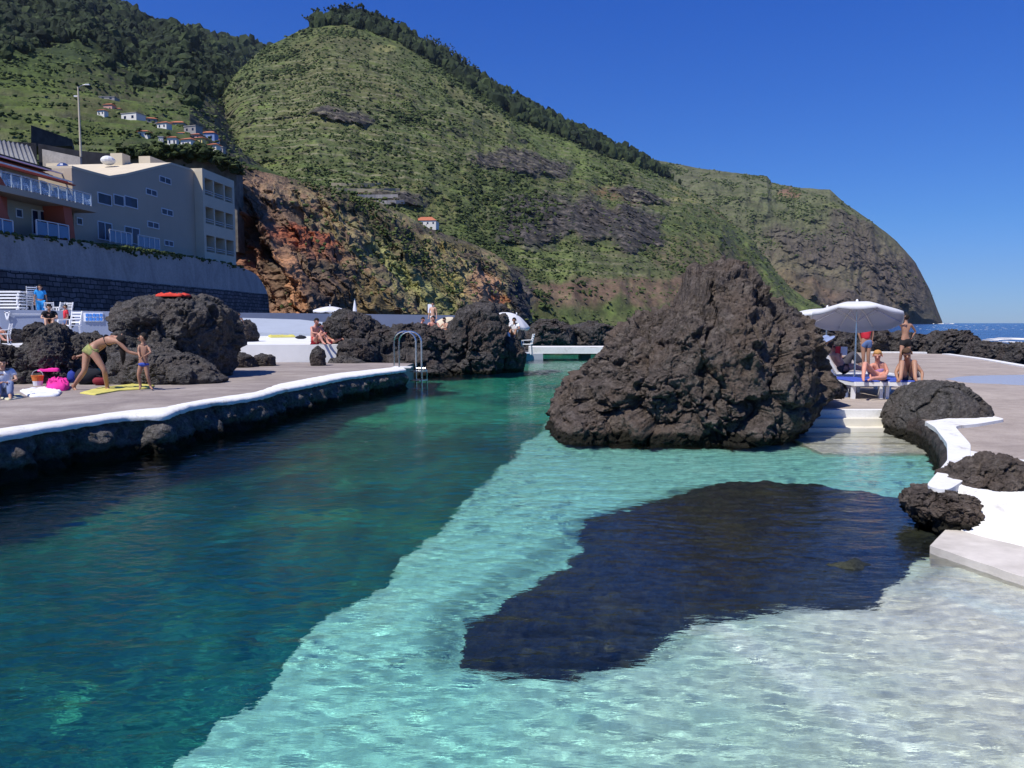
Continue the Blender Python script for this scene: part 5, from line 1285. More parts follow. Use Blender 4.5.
# foot ends towards the camera
x1, y1, _ = PD(870, 398, 15.6); 
s1 = put(sunbed(0), (PD(867.5, 398, 15.6)[0], 16.55, DR), R(3), 'front left white sunbed carrying the orange-haired woman', gs)
s2 = copyt(s1, (PD(905.5, 398, 15.6)[0], 16.55, DR), R(-2), 'front right white sunbed carrying the man with raised knees', gs)
pr = PD(850, 370, 17.6); s3 = put(sunbed(R(58)), (pr[0]+.0, 17.7, DR), R(93), 'rear white recliner under the sunglasses wearer, its back raised', gs)
pr = PD(848, 366, 18.8); s4 = copyt(s3, (pr[0], 18.7, DR), R(93), 'rearmost white recliner under the person in the blue hat', gs)
def towel(name, pts, z, mat, label, cat='towel', thick=.015, bumpy=.012):
    L_, _ = resample(list(pts)+[pts[0]], .04); L_ = L_[:-1]; c = L_.mean(0); rings = []
    K = 9
    for k in range(K+1):
        f = k/K; q = c+(L_-c)*f; q[:, 2] = z+thick+bumpy*(1+fbm(q*7, 3)*1.6)*(1 if k < K else .4); rings.append(q)
    q = L_.copy(); q[:, 2] = z; rings.append(q)
    V = np.array(rings); n = len(L_); i = np.arange((K+2)*n).reshape(K+2, n); j = np.roll(i, -1, 1)
    o = mk(name, V.reshape(-1, 3), [np.stack([i[:-1], i[1:], j[1:], j[:-1]], -1).reshape(-1, 4)], M[mat]); return tag(o, label, cat)
def col(n, c, r=.9, c2=None): M[n] = plain(n, c, r, .1, 6, .3, c2=c2)
col('towel_blue', (.05,.09,.42)); col('towel_white', (.75,.76,.80)); col('towel_yellow', (.58,.52,.13)); col('towel_pink', (.75,.03,.30)); col('orange', (.75,.22,.05)); col('bag_black', (.012,.014,.02)); col('bag_blue', (.03,.06,.35)); col('red', (.22,.02,.03)); col('towel_patt', (.5,.45,.2), c2=(.6,.6,.55)); col('teal', (.05,.35,.25)); col('greyblue', (.2,.25,.4))
for s_, lb_ in ((s1, 'deep blue towel spread under the orange-haired woman'), (s2, 'deep blue towel spread under the man with raised knees')):
    x_ = s_.location.x; y_ = s_.location.y
    towel('towel', [np.array([x_-.30, y_-.9, 0]), np.array([x_+.30, y_-.9, 0]), np.array([x_+.31, y_+.3, 0]), np.array([x_-.31, y_+.3, 0])], DR+.355, 'towel_blue', lb_, bumpy=.008)
# towels and bags on the left deck
def TP(l, z=DL): return [PZ(a, b, z) for a, b in l]
towel('towel', TP([(80, 393.5), (100, 388), (140, 384), (155, 386), (150, 389), (120, 391), (95, 395.5)]), DL, 'towel_yellow', 'yellow towel on the deck under the bending woman and boy')
towel('towel', TP([(20, 391.5), (44, 388.5), (62, 392.5), (58, 396.5), (30, 397.5)]), DL, 'towel_white', 'crumpled white towel on the deck left of the pink one', bumpy=.03)
towel('towel', TP([(46, 390.5), (50, 384.5), (62, 383), (70, 388), (66, 391), (52, 391.5)]), DL, 'towel_pink', 'bright pink towel heaped on the deck beside the bucket', bumpy=.10, thick=.03)
towel('towel', TP([(-2, 397.5), (20, 395), (24, 398), (8, 400.5)]), DL, 'towel_patt', 'patterned beach towel in the lower left corner of the deck')
col('hdr_red', (.6,.05,.03)); p_ = PD(174, 295.5, 19.2)
towel('towel', [p_+[-.32, -.3, 0], p_+[.32, -.3, 0], p_+[.38, .2, 0], p_+[-.3, .25, 0]], p_[2]-.03, 'hdr_red', 'red towel drying on top of the largest dark boulder', bumpy=.05, thick=.012)
bk_ = PZ(38, 385.5, DL); bu = empty('bucket', tuple(bk_)); tag(bu, 'orange and white toy bucket on the left deck', 'bucket')
MB().lathe([(0, 0), (.085, 0), (.10, .10)], n=16).build('base_band', M['towel_white'], bu)
MB().lathe([(.10, .10), (.118, .20), (.125, .205), (.125, .22), (.11, .22), (.085, .03)], n=16).build('body', M['orange'], bu)
MB().tube([(.12*math.cos(a), 0, .21+.12*math.sin(a)) for a in np.linspace(0, math.pi, 12)], .005, 5).build('handle', M['towel_white'], bu)
def bag(px_, py_, s, mat, label, cat='bag', sz=(1, .7, .6)):
    p = PZ(px_, py_, DL); r = empty('bag', (p[0], p[1]+.2, DL)); tag(r, label, cat)
    MB().ell((0, 0, s*sz[2]*.48), (s*sz[0]*.5, s*sz[1]*.5, s*sz[2]*.52), 18, 12, noise=.25, seed=px_).build('body', M[mat], r, True)
    MB().tube([(-s*.25, 0, s*sz[2]*.85), (-s*.1, -.05, s*sz[2]*1.15), (s*.12, -.05, s*sz[2]*1.12), (s*.25, 0, s*sz[2]*.85)], .012, 6).build('handle', M['bag_black'], r); return r
bag(84, 385, .62, 'bag_black', 'large black beach bag behind the bending woman'); bag(67, 383.5, .26, 'bag_blue', 'small blue bag beside the pink towel', sz=(.8, .7, 1.1))
bag(95, 386, .30, 'red', 'small dark red bag between the black bag and the rock', sz=(1, .7, .6)); bag(44, 384, .22, 'greyblue', 'small grey bag just behind the toy bucket', sz=(1.2, .7, .9))
p_ = PZ(90, 381.5, DL); towel('towel', [p_+[-.2, .5, 0], p_+[.25, .5, 0], p_+[.3, .8, 0], p_+[-.15, .8, 0]], DL+.22, 'teal', 'folded teal towel lying behind the black beach bag', bumpy=.03, thick=.03)
p_ = PD(48, 371.5, 16.9); towel('towel', [p_+[-.22, -.02, 0], p_+[.26, -.05, 0], p_+[.24, .1, 0], p_+[-.2, .1, 0]], p_[2], 'towel_pink', 'narrow magenta cloth on the rock above the toy bucket', bumpy=.03, thick=.03)
# tile panel and rope on the grey wall
tp = empty('tile_panel'); tag(tp, 'white panel of small blue tiles in two rows on the blue-grey wall', 'sign')
a, b = PD(83.5, 313, 34.5), PD(103, 321, 34.5); y_ = 34.52
yw_ = lambda px_: 34+1.5*(px_/152.)-.04
def wb(mb, x0, x1, y0, y1, off): 
    p, q = PD(x0, y0, yw_(x0)-off), PD(x1, y1, yw_(x1)-off); V = [(x, y+dd, z) for z in (q[2], p[2]) for dd in (0, .03) for x, y in ((p[0], p[1]), (q[0], q[1]))]; mb.hexa(np.array(V)); return mb
wb(MB(), 83.2, 103.3, 312.6, 321.4, .03).build('board', M['towel_white'], tp)
M['tileblue'] = plain('blue_tile', (.06,.22,.62), .3, .1, 3)
lt_ = MB()
for rr in (0, 1):
    for k in range(5):
        x0 = 85.6+k*3.5; y0 = 313.7+rr*4
        wb(lt_, x0, x0+2.9-.3*((k+rr) % 2), y0+.2*((k*3+rr) % 2), y0+3.1, .06)
lt_.build('blue_tiles', M['tileblue'], tp)
rp_ = empty('wall_emblem'); tag(rp_, 'white painted arrow emblem with long line on the blue-grey wall', 'sign')
e_ = MB(); wb(e_, 12, 44, 313.7, 314.2, .03); e_.build('line', M['towel_white'], rp_)
e_ = MB()
for q0, q1 in (((5, 311.5), (7.2, 320)), ((9.6, 311.5), (7.4, 320)), ((4.6, 312.6), (10, 312.8))): e_.bar(PD(*q0, yw_(7)-.05), PD(*q1, yw_(7)-.05), .05)
e_.build('arrow', M['towel_white'], rp_)
# stacked sunbeds on the upper level behind the wall
slab('upper_level', [PD(-160, 311, 34.4)*[1, 1, 0]+[0, 0, 2.3], PD(70, 311, 34.9)*[1, 1, 0]+[0, 0, 2.3], PD(152, 313, 35.9)*[1, 1, 0]+[0, 0, 2.3], [-17, 44, 2.3], [-38, 44, 2.3]], .6, M['terrace'])
zu = 2.3; gk = 'sunbeds stacked on the level behind the grey wall'
pz = PD(6, 300, 37.2); base = tag(sunbed(0), 'stacked', 'sunbed', gk)
words = ['bottom', 'second', 'third', 'fourth', 'fifth', 'topmost']
for st_, (xx, nn, wh) in enumerate(((4, 6, 'left'), (-36, 6, 'frame-edge'))):
    for k in range(nn):
        p = PD(xx, 300, 37.2); lb_ = '%s white sunbed in the %s stack behind the grey wall' % (words[k], wh)
        if st_ == 0 and k == 0: base.location = (p[0], p[1], zu); base.rotation_euler = (0, 0, R(88)); base['label'] = lb_
        else: copyt(base, (p[0]+.03*(k % 2), p[1], zu+.15*k), R(88+2*((k*7) % 3)), lb_, gk)
for k, (xx, zz, rz_) in enumerate(((27, .0, 40), (29.5, .22, 52), (31, .44, 40))):
    p = PD(xx, 300, 37.6); copyt(chair0, (p[0], p[1], zu+zz), R(rz_), '%s white plastic chair in the pile beside the person in blue' % ('lowest', 'middle', 'top')[k], 'piled white chairs', 1.0)
for k, xx in enumerate((50, 57, 65)):
    p = PD(xx, 300, 36.5); copyt(chair0, (p[0], p[1], zu-.25), R(20+70*k), 'white plastic chair on the upper level, %s right of the person in blue' % ('first', 'second', 'third')[k], 'white chairs behind the grey wall', .9)
p = PD(70, 330, 28.); copyt(chair0, (p[0], p[1], p[2]-.35), R(160), 'white plastic chair below the person with the backpack', 'single white chairs', 1.15)
p = PD(4, 340, 27.); copyt(chair0, (p[0], p[1], 1.14), R(110), 'white folding chair at the left frame edge before the wall', 'single white chairs', .8)
p = PD(527, 341, 30.5); copyt(chair0, (p[0], p[1], .64), R(80), 'white plastic chair beside the lilac parasol', 'single white chairs', .9)
# objects on the middle terrace
bg_ = PD(295, 333.2, 38); o = bag(60, 380, .4, 'bag_black', 'small dark bag alone on the white terrace', sz=(1.3, .6, .4)); o.location = (PZ(301, 339, 1.14)[0], PZ(301, 339, 1.14)[1], 1.14)
towel('towel', [PZ(a, b, 1.14) for a, b in ((268, 336.5), (294, 336.2), (296, 337.5), (270, 337.8))], 1.14, 'towel_yellow', 'yellow and grey towel on the white terrace', bumpy=.06)
# bag and cloth under the front sunbeds
p_ = PZ(847, 398, DR); towel('towel', [p_+[-.15, .1, 0], p_+[.1, .1, 0], p_+[.12, .4, 0], p_+[-.13, .4, 0]], DR, 'greyblue', 'grey cloth bag dropped left of the front sunbeds', bumpy=.12, thick=.06)
# sign board and seat far away by the standing bather
mb_ = empty('notice_board', tuple(PD(431, 318, 45))); tag(mb_, 'small white notice board on a post near the far bathers', 'sign'); MB().box((0, 0, .55), (.36, .04, .5)).build('board', M['towel_white'], mb_); MB().tube([(0, .04, -1.2), (0, .04, .8)], .025, 6).build('post', M['steel'], mb_)
cv = PD(448, 330, 40); rr_ = empty('beach_tent', (cv[0], cv[1], 1.14)); tag(rr_, 'pale canvas windbreak behind the three far bathers', 'tent')
MB().ell((0, 0, .5), (.7, .3, .55), 16, 10, noise=.1).build('canvas', M['cream'], rr_, True); MB().tube([(-.7, 0, 0), (0, 0, 1.08), (.7, 0, 0)], .012, 5).build('pole', M['steel'], rr_)
# small posts on the far wall

# =====================================================================
# PEOPLE
# =====================================================================
def skinm(name, c):
    m, nt, b = new_mat(name); n = noise_n(nt, 9, 4)
    nt.links.new(ramp(nt, n, [(.3, tuple(x*.9 for x in c)), (.7, tuple(min(1, x*1.08) for x in c))]), b.inputs['Base Color']); b.inputs['Roughness'].default_value = .55
    b.inputs['Subsurface Weight'].default_value = .08; b.inputs['Subsurface Scale'].default_value = .02; return m
M['skin'] = skinm('skin', (.52,.30,.20)); M['skin_tan'] = skinm('tanned_skin', (.38,.20,.125)); M['skin_pale'] = skinm('pale_skin', (.62,.40,.30)); M['skin_pink'] = skinm('sunburnt_skin', (.60,.28,.20))
col('hair_dark', (.015,.011,.009)); col('hair_orange', (.50,.26,.09)); col('hair_brown', (.08,.045,.025)); col('eye', (.01,.01,.01)); col('lip', (.35,.09,.07))
col('blackcloth', (.012,.012,.014)); col('bluecloth', (.04,.08,.38)); col('whitecloth', (.78,.78,.80)); col('redcloth', (.62,.03,.05)); col('bikini', (.42,.40,.12), c2=(.10,.16,.08)); col('swimsuit', (.10,.22,.55), c2=(.50,.20,.30)); col('greycloth', (.06,.055,.065)); col('denim', (.10,.16,.32)); col('hatblue', (.22,.28,.45)); col('aqua', (.02,.25,.62))
CF = 1.17
def skin_mesh(verts, edges, radii, sub=2):
    me = bpy.data.meshes.new('tmp'); me.from_pydata([tuple(v) for v in verts], edges, []); o = bpy.data.objects.new('tmp', me); COL.objects.link(o)
    md = o.modifiers.new('s', 'SKIN'); md.use_smooth_shade = True
    for i, r_ in enumerate(radii):
        sv = me.skin_vertices[0].data[i]; sv.radius = (r_, r_) if np.isscalar(r_) else r_; sv.use_root = (i == 0)
    s = o.modifiers.new('u', 'SUBSURF'); s.levels = sub; s.render_levels = sub
    dg = bpy.context.evaluated_depsgraph_get(); ev = o.evaluated_get(dg); m2 = ev.to_mesh()
    V = np.empty(len(m2.vertices)*3); m2.vertices.foreach_get('co', V); V = V.reshape(-1, 3)
    Fs = {}
    for p in m2.polygons: Fs.setdefault(len(p.vertices), []).append(list(p.vertices))
    ev.to_mesh_clear(); bpy.data.objects.remove(o); bpy.data.meshes.remove(me)
    return V, [np.array(f) for f in Fs.values()]
def person(J, H, label, skin='skin', clothes=(), hair=('hair_dark', 'short'), face=None, hat=None, female=False, cat='person', sub=2, hs=1.):
    """J: joint name -> world point (pel, waist, chest, neck, head, shL/R, elL/R, wrL/R, hipL/R, knL/R, anL/R, toL/R)"""
    J = {k: np.array(v, float) for k, v in J.items()}; O = J['pel'].copy(); J = {k: v-O for k, v in J.items()}
    up = J['head']-J['neck']; up /= np.linalg.norm(up)+1e-9
    f = np.array(face, float) if face is not None else np.array([0, -1., 0]); f = f-up*f.dot(up); f /= np.linalg.norm(f)
    V = []; E = []; Rd = []
    def v(p, r, par=None):
        V.append(p); Rd.append(r); i = len(V)-1
        if par is not None: E.append((par, i))
        return i
    pe = v(J['pel'], .064*H); wa = v(J['waist'], .056*H if female else .062*H, pe); ch = v(J['chest'], .066*H if female else .074*H, wa)
    nb = v(J['neck']*.8+J['chest']*.2, .040*H, ch); ne = v(J['neck']+(J['head']-J['neck'])*.25, .028*H, nb)
    hl = .145*H*hs; hc = J['head']
    a = v(hc-up*hl*.22+f*hl*.04, .036*H*hs, ne); b_ = v(hc+up*hl*.05, .050*H*hs, a); c_ = v(hc+up*hl*.28, .040*H*hs, b_)
    arms = {}
    for s in 'LR':
        sh = v(J['sh'+s], .030*H, ch); m_ = v((J['sh'+s]+J['el'+s])/2, .025*H, sh); el = v(J['el'+s], .019*H, m_); fm = v(J['el'+s]*.65+J['wr'+s]*.35, .020*H, el); wr = v(J['wr'+s], .0125*H, fm)
        d = J['wr'+s]-J['el'+s]; d /= np.linalg.norm(d)+1e-9; v(J['wr'+s]+d*.035*H, .015*H, wr); arms[s] = (J['wr'+s]+d*.045*H, d)
        hp = v(J['hip'+s], .054*H, pe); tm = v(J['hip'+s]*.55+J['kn'+s]*.45, .045*H, hp); kn = v(J['kn'+s], .031*H, tm); cf = v(J['kn'+s]*.68+J['an'+s]*.32, .032*H, kn); an = v(J['an'+s], .019*H, cf); v(J['to'+s], .014*H, an)
        if True: hd = J['an'+s]-(J['to'+s]-J['an'+s])*.28; v(hd-np.array([0, 0, .0]), .016*H, an)
    SV, SF = skin_mesh(V, E, Rd, sub)
    mb = MB(); mb.add(SV, SF)
    # nose and ears
    rgt = np.cross(f, up)
    mb.tube([hc+f*hl*.30+up*hl*.08, hc+f*hl*.43-up*hl*.07, hc+f*hl*.33-up*hl*.12], [hl*.05, hl*.085, hl*.05], 6)
    for s_ in (-1, 1): mb.ell(hc+rgt*s_*hl*.37-f*hl*.03-up*hl*.02, (hl*.06, hl*.08, hl*.13), 6, 5)
    # hands: palm is in the skin; four curved fingers and a thumb
    for s in 'LR':
        p0, d = arms[s]; side_ = np.cross(d, up if abs(d.dot(up)) < .9 else f); side_ /= np.linalg.norm(side_)+1e-9; pal = np.cross(side_, d)
        for k, ln in enumerate((.040, .045, .042, .033)):
            o_ = side_*(k-1.5)*.0095*H; q0 = p0+o_-d*.008*H; mb.tube([q0, q0+d*ln*.5*H+o_*.15, q0+d*ln*.85*H+pal*.008*H+o_*.2, q0+d*ln*H+pal*.018*H], [.0052*H, .005*H, .0045*H, .0032*H], 6)
        q0 = p0-d*.03*H-side_*.012*H; mb.tube([q0, q0-side_*.016*H+d*.012*H, q0-side_*.02*H+d*.032*H+pal*.006*H], [.006*H, .0055*H, .004*H], 6)
    r = mb.build('person', M[skin], None, True); r.location = O; tag(r, label, cat)
    # face
    ey = MB()
    for s_ in (-1, 1): ey.ell(hc+f*hl*.325+rgt*s_*hl*.14+up*hl*.06, (hl*.045,)*3, 6, 5)
    ey.build('eyes', M['eye'], r); MB().ell(hc+f*hl*.335-up*hl*.22, (hl*.09, hl*.05, hl*.03), 8, 5).build('mouth', M['lip'], r)
    # hair: cap over the back and top of the head
    if hair:
        bv, bf = ICO[3]; q = bv.copy(); uu = q@up; ff = q@f
        hv = hc+up*hl*.09-f*hl*.055+q*(hl*.372)*(1+.08*fbm(q*4+H, 3))[:, None]+up*(uu*hl*.06)[:, None]
        cut = (ff > .32) & (uu < .50) | (uu < -.35) & (ff > -.35)
        hv = np.where(cut[:, None], hc+up*hl*.04-f*hl*.06+q*hl*.28, hv)
        hm = MB(); hm.add(hv, [bf])
        if hair[1] == 'long': hm.tube([hc-f*hl*.3+up*hl*.1, hc-f*hl*.45-up*hl*.3, hc-f*hl*.40-up*hl*.8], [hl*.3, hl*.32, hl*.12], 8)
        if hair[1] == 'hang':
            for k in range(5): t_ = (k-2)*.12*hl; hm.tube([hc+rgt*t_, hc+rgt*t_*1.5+np.array([.03, 0, -hl*.7]), hc+rgt*t_+np.array([.05, -.02, -hl*1.9])], [hl*.2, hl*.15, hl*.04], 6)
        hm.build('hair', M[hair[0]], r, True)
    if hat: 
        hb = MB(); K = np.array(Vector((0, 0, 1)).rotation_difference(Vector(up)).to_matrix())
        hb.lathe([(0, .66), (.3, .62), (.5, .42), (.55, .22), (1.05, .10), (1.08, .07), (.5, .12)], n=20); V_ = hb.v[0]*hl*.88; hb.v[0] = V_@K.T+hc+up*hl*.08; hb.build('hat', M[hat], r, True)
    def seg(nm_, mat, chain):
        """chain: list of lists of (point, radius)"""
        VV = []; EE = []; RR = []
        for c in chain:
            prev = None
            for p, rr in c:
                idx = None; rr = rr*CF
                for i_, p2 in enumerate(VV):
                    if np.linalg.norm(p2-p) < 1e-6: idx = i_
                if idx is None: VV.append(np.array(p)); RR.append(rr*H); idx = len(VV)-1
                if prev is not None: EE.append((prev, idx))
                prev = idx
        sv, sf = skin_mesh(VV, EE, RR, sub); mk(nm_, sv, sf, M[mat], r)
    for c in clothes:
        kind, mat = c[:2]; Lp = lambda a, b, t: J[a]*(1-t)+J[b]*t
        if kind == 'shorts': seg('shorts', mat, [[(Lp('waist', 'pel', .35), .066), (J['pel'], .071), (J['hipL'], .060), (Lp('hipL', 'knL', .45), .053)], [(J['pel'], .071), (J['hipR'], .060), (Lp('hipR', 'knR', .45), .053)]])
        if kind == 'trunks': seg('trunks', mat, [[(Lp('waist', 'pel', .55), .066), (J['pel'], .071), (J['hipL'], .061), (Lp('hipL', 'knL', .22), .056)], [(J['pel'], .071), (J['hipR'], .061), (Lp('hipR', 'knR', .22), .056)]])
        if kind == 'bottom': seg('bikini_bottom', mat, [[(Lp('waist', 'pel', .78), .064), (J['pel'], .071), (J['hipL'], .0575), (Lp('hipL', 'knL', .06), .054)], [(J['pel'], .071), (J['hipR'], .0575), (Lp('hipR', 'knR', .06), .054)]])
        if kind == 'band': seg('bikini_top', mat, [[(Lp('waist', 'chest', .72), .068), (J['chest'], .075), (Lp('chest', 'neck', .12), .072)]])
        if kind == 'suit': seg('swimsuit', mat, [[(J['chest'], .075), (J['waist'], .064), (J['pel'], .071), (J['hipL'], .058)], [(J['pel'], .071), (J['hipR'], .058)]])
        if kind == 'shirt': seg('shirt', mat, [[(J['chest'], .081), (J['waist'], .070), (Lp('waist', 'pel', .7), .072)], [(J['chest'], .081), (J['shL'], .038), (Lp('shL', 'elL', .6), .033)], [(J['chest'], .081), (J['shR'], .038), (Lp('shR', 'elR', .6), .033)], [(J['chest'], .081), (Lp('chest', 'neck', .7), .044)]])
        if kind == 'trousers': seg('trousers', mat, [[(J['pel'], .072), (J['hip'+s], .062), (J['kn'+s], .042), (Lp('kn'+s, 'an'+s, .9), .032)] for s in 'LR'])
    return r
def JP(d0, **k):
    """joints measured in the photograph, each with its own distance"""
    return {n: PD(v[0], v[1], d0+(v[2] if len(v) > 2 else 0)) for n, v in k.items()}
# --- bending woman ---
person(JP(15.35, pel=(91, 349, 0), waist=(99.5, 343, .02), chest=(108, 340.5, .03), neck=(116, 337.5, .02), head=(121, 339.5, -.06), shL=(114.5, 337, .18), shR=(117.5, 341, -.14), elL=(98, 351, .28), wrL=(79, 356, .22), elR=(128.5, 352, -.12), wrR=(141.5, 355, -.06),
    hipL=(87, 352, .08), knL=(84.5, 371, -.05), anL=(73, 387, .1), toL=(77, 391.5, .02), hipR=(94, 353.5, -.06), knR=(104.5, 370.5, -.1), anR=(107.5, 389, .08), toR=(112, 391.6, -.08)), 1.64,
    'woman in a patterned bikini bending forward towards a small boy', 'skin_tan', (('bottom', 'bikini'), ('band', 'blackcloth')), ('hair_dark', 'hang'), face=(1, -.3, -.3), female=True)
# --- boy ---
person(JP(15.3, pel=(143.8, 363, 0), waist=(143.5, 358, 0), chest=(143.5, 350.5, 0), neck=(143.6, 344.2, 0), head=(143, 337.8, 0), shL=(139.2, 346, -.04), shR=(148, 346.2, .03), elL=(138.6, 352.5, -.08), wrL=(139.5, 356.5, -.16), elR=(150.8, 352.5, -.03), wrR=(145.5, 355.5, -.16),
    hipL=(141.5, 364.5, 0), knL=(138.5, 374.8, -.03), anL=(140.6, 386.6, .02), toL=(139.5, 389.3, -.1), hipR=(146, 364.5, 0), knR=(147.5, 375.5, -.03), anR=(150.6, 387, .04), toR=(152.5, 389.3, -.07)), 1.13,
    'small dark-haired boy in blue and white swim trunks standing by the bending woman', 'skin_tan', (('trunks', 'bluecloth'),), ('hair_dark', 'short'), face=(-1, -.35, 0), hs=1.25)
# --- orange-haired woman on the front left sunbed ---
zs_ = DR+.36
person(JP(15.7, pel=(879, 375, .25), waist=(878.8, 371.5, .26), chest=(878.4, 367, .25), neck=(877.6, 361.5, .2), head=(877.6, 355.5, .15), shL=(871.8, 365, .22), shR=(885, 365, .22), elL=(868.5, 371, .12), wrL=(870.5, 377, -.05), elR=(887.5, 371.5, .15), wrR=(884.5, 377, -.05),
    hipL=(875, 376.5, .2), knL=(864.8, 363, -.1), anL=(863, 378.5, -.42), toL=(863.8, 381, -.55), hipR=(883, 376.5, .2), knR=(884.5, 377.5, -.25), anR=(872, 378.5, -.4), toR=(868, 380.5, -.5)), 1.6,
    'orange-haired woman in a blue patterned swimsuit sitting on the front left sunbed', 'skin_pink', (('suit', 'swimsuit'),), ('hair_orange', 'short'), face=(-.5, -1, -.15), female=True)
# --- man with knees up ---
person(JP(15.7, pel=(908, 375.5, .3), waist=(908, 371, .3), chest=(908, 365.5, .22), neck=(907.2, 360, .12), head=(906.8, 353.8, .02), shL=(900.3, 364, .2), shR=(915.3, 364, .2), elL=(895.8, 372.5, .1), wrL=(897.5, 378.5, -.05), elR=(922.3, 372.5, .1), wrR=(922, 379, 0),
    hipL=(903.5, 377, .22), knL=(902, 361.5, -.2), anL=(900.5, 379, -.45), toL=(898.5, 381, -.6), hipR=(912.5, 377, .22), knR=(914.5, 361, -.2), anR=(915.2, 379, -.45), toR=(917, 381, -.6)), 1.76,
    'man sitting on the front right sunbed with both knees drawn up', 'skin_tan', (('trunks', 'greycloth'),), ('hair_brown', 'short'), face=(-.4, -1, -.2))
# --- man in black shorts, seen from behind ---
person(JP(27.4, pel=(905.2, 340.5), waist=(905.2, 335), chest=(905.6, 328, 0), neck=(906, 322.4), head=(906.4, 317.5), shL=(900.6, 324.4), shR=(911, 324.6), elL=(895.8, 321, -.1), wrL=(902, 318.2, -.2), elR=(915.6, 331.5, .1), wrR=(911.8, 337.5, .12),
    hipL=(902.6, 342.5), knL=(901.2, 353.5, -.1), anL=(899.6, 364.2, .1), toL=(898.8, 366.2, .3), hipR=(908.2, 342.5), knR=(909, 353.5, 0), anR=(909.5, 364.5, .05), toR=(910.3, 366, .25)), 1.75,
    'shirtless man in black shorts standing with his back turned, hand on hip', 'skin_tan', (('shorts', 'blackcloth'),), ('hair_dark', 'short'), face=(.2, 1, 0))
# --- person in the red top ---
person(JP(23.5, pel=(866, 341.5), waist=(865.6, 336.5), chest=(865.4, 329.5), neck=(865.2, 323.5), head=(865.2, 318), shL=(859.6, 325.4), shR=(871, 325.4), elL=(858.5, 333), wrL=(860.5, 340), elR=(873, 333), wrR=(872, 340.5),
    hipL=(863, 343.5), knL=(863.4, 356), anL=(862.6, 369.2, .1), toL=(862.4, 371.5, -.1), hipR=(869, 343.5), knR=(868.2, 356), anR=(868.4, 369.2, .1), toR=(869.4, 371.5, -.1)), 1.66,
    'person in a red top and blue shorts standing behind the large parasol pole', 'skin_tan', (('shirt', 'redcloth'), ('shorts', 'denim')), ('hair_brown', 'short'), face=(-.2, -1, 0))
# --- the two recliners ---
J1 = dict(pel=(842.5, 368, 0), waist=(839, 362.5, .02), chest=(836, 357, .02), neck=(833.2, 351.8, .02), head=(832, 347.2, .0), shL=(831.6, 354.6, .18), shR=(836.6, 354.8, -.18), elL=(838, 359, .25), wrL=(840.6, 353, .1), elR=(840, 362.3, -.25), wrR=(841, 355.2, -.12),
          hipL=(844, 368.3, .08), knL=(853, 365, .1), anL=(862.5, 369, .1), toL=(864.5, 365.5, .1), hipR=(844, 369.2, -.1), knR=(853, 367.3, -.12), anR=(862.5, 369.8, -.12), toR=(864.6, 366.5, -.12))
person(JP(17.7, **J1), 1.64, 'reclining sunbather in sunglasses holding up a red book', 'skin_pink', (('shorts', 'greycloth'),), ('hair_brown', 'short'), face=(.9, -.6, 0))
bkp = empty('book', tuple(PD(841, 351, 17.6))); tag(bkp, 'open red book held up by the reclining sunbather', 'book')
MB().box((-.07, 0, 0), (.15, .025, .21), rz=.5).build('cover', M['redcloth'], bkp); MB().box((.07, 0, .002), (.14, .03, .19), rz=-.4).build('pages', M['whitecloth'], bkp)
gl = empty('sunglasses', tuple(PD(832.6, 346.8, 17.58))); tag(gl, 'dark sunglasses worn by the reclining sunbather', 'sunglasses')
for sx in (-.03, .035): MB().ell((sx, 0, 0), (.026, .012, .02), 10, 6).build('lens', M['blackcloth'], gl)
MB().bar((-.01, 0, .005), (.015, 0, .005), .006).build('bridge', M['blackcloth'], gl)
J2 = dict(pel=(843.5, 362.5, 0), waist=(839.5, 358, 0), chest=(833.5, 352, 0), neck=(829, 346.2, 0), head=(826.6, 341.5, 0), shL=(827.4, 349.4, .18), shR=(832.6, 349.4, -.18), elL=(832, 355, .28), wrL=(838, 352, .2), elR=(823.8, 351, -.3), wrR=(821.5, 344.5, -.3),
          hipL=(845, 362.5, .1), knL=(853.5, 352.8, .1), anL=(862, 363.6, .1), toL=(865.4, 364.4, .1), hipR=(845, 363, -.1), knR=(852, 353.5, -.1), anR=(859.5, 364.4, -.1), toR=(862.6, 365.2, -.1))
person(JP(18.7, **J2), 1.66, 'person in a blue sun hat on the rearmost recliner, dark trousers', 'skin', (('trousers', 'greycloth'), ('band', 'whitecloth')), ('hair_brown', 'short'), face=(.7, -.8, 0), hat='hatblue', female=True)

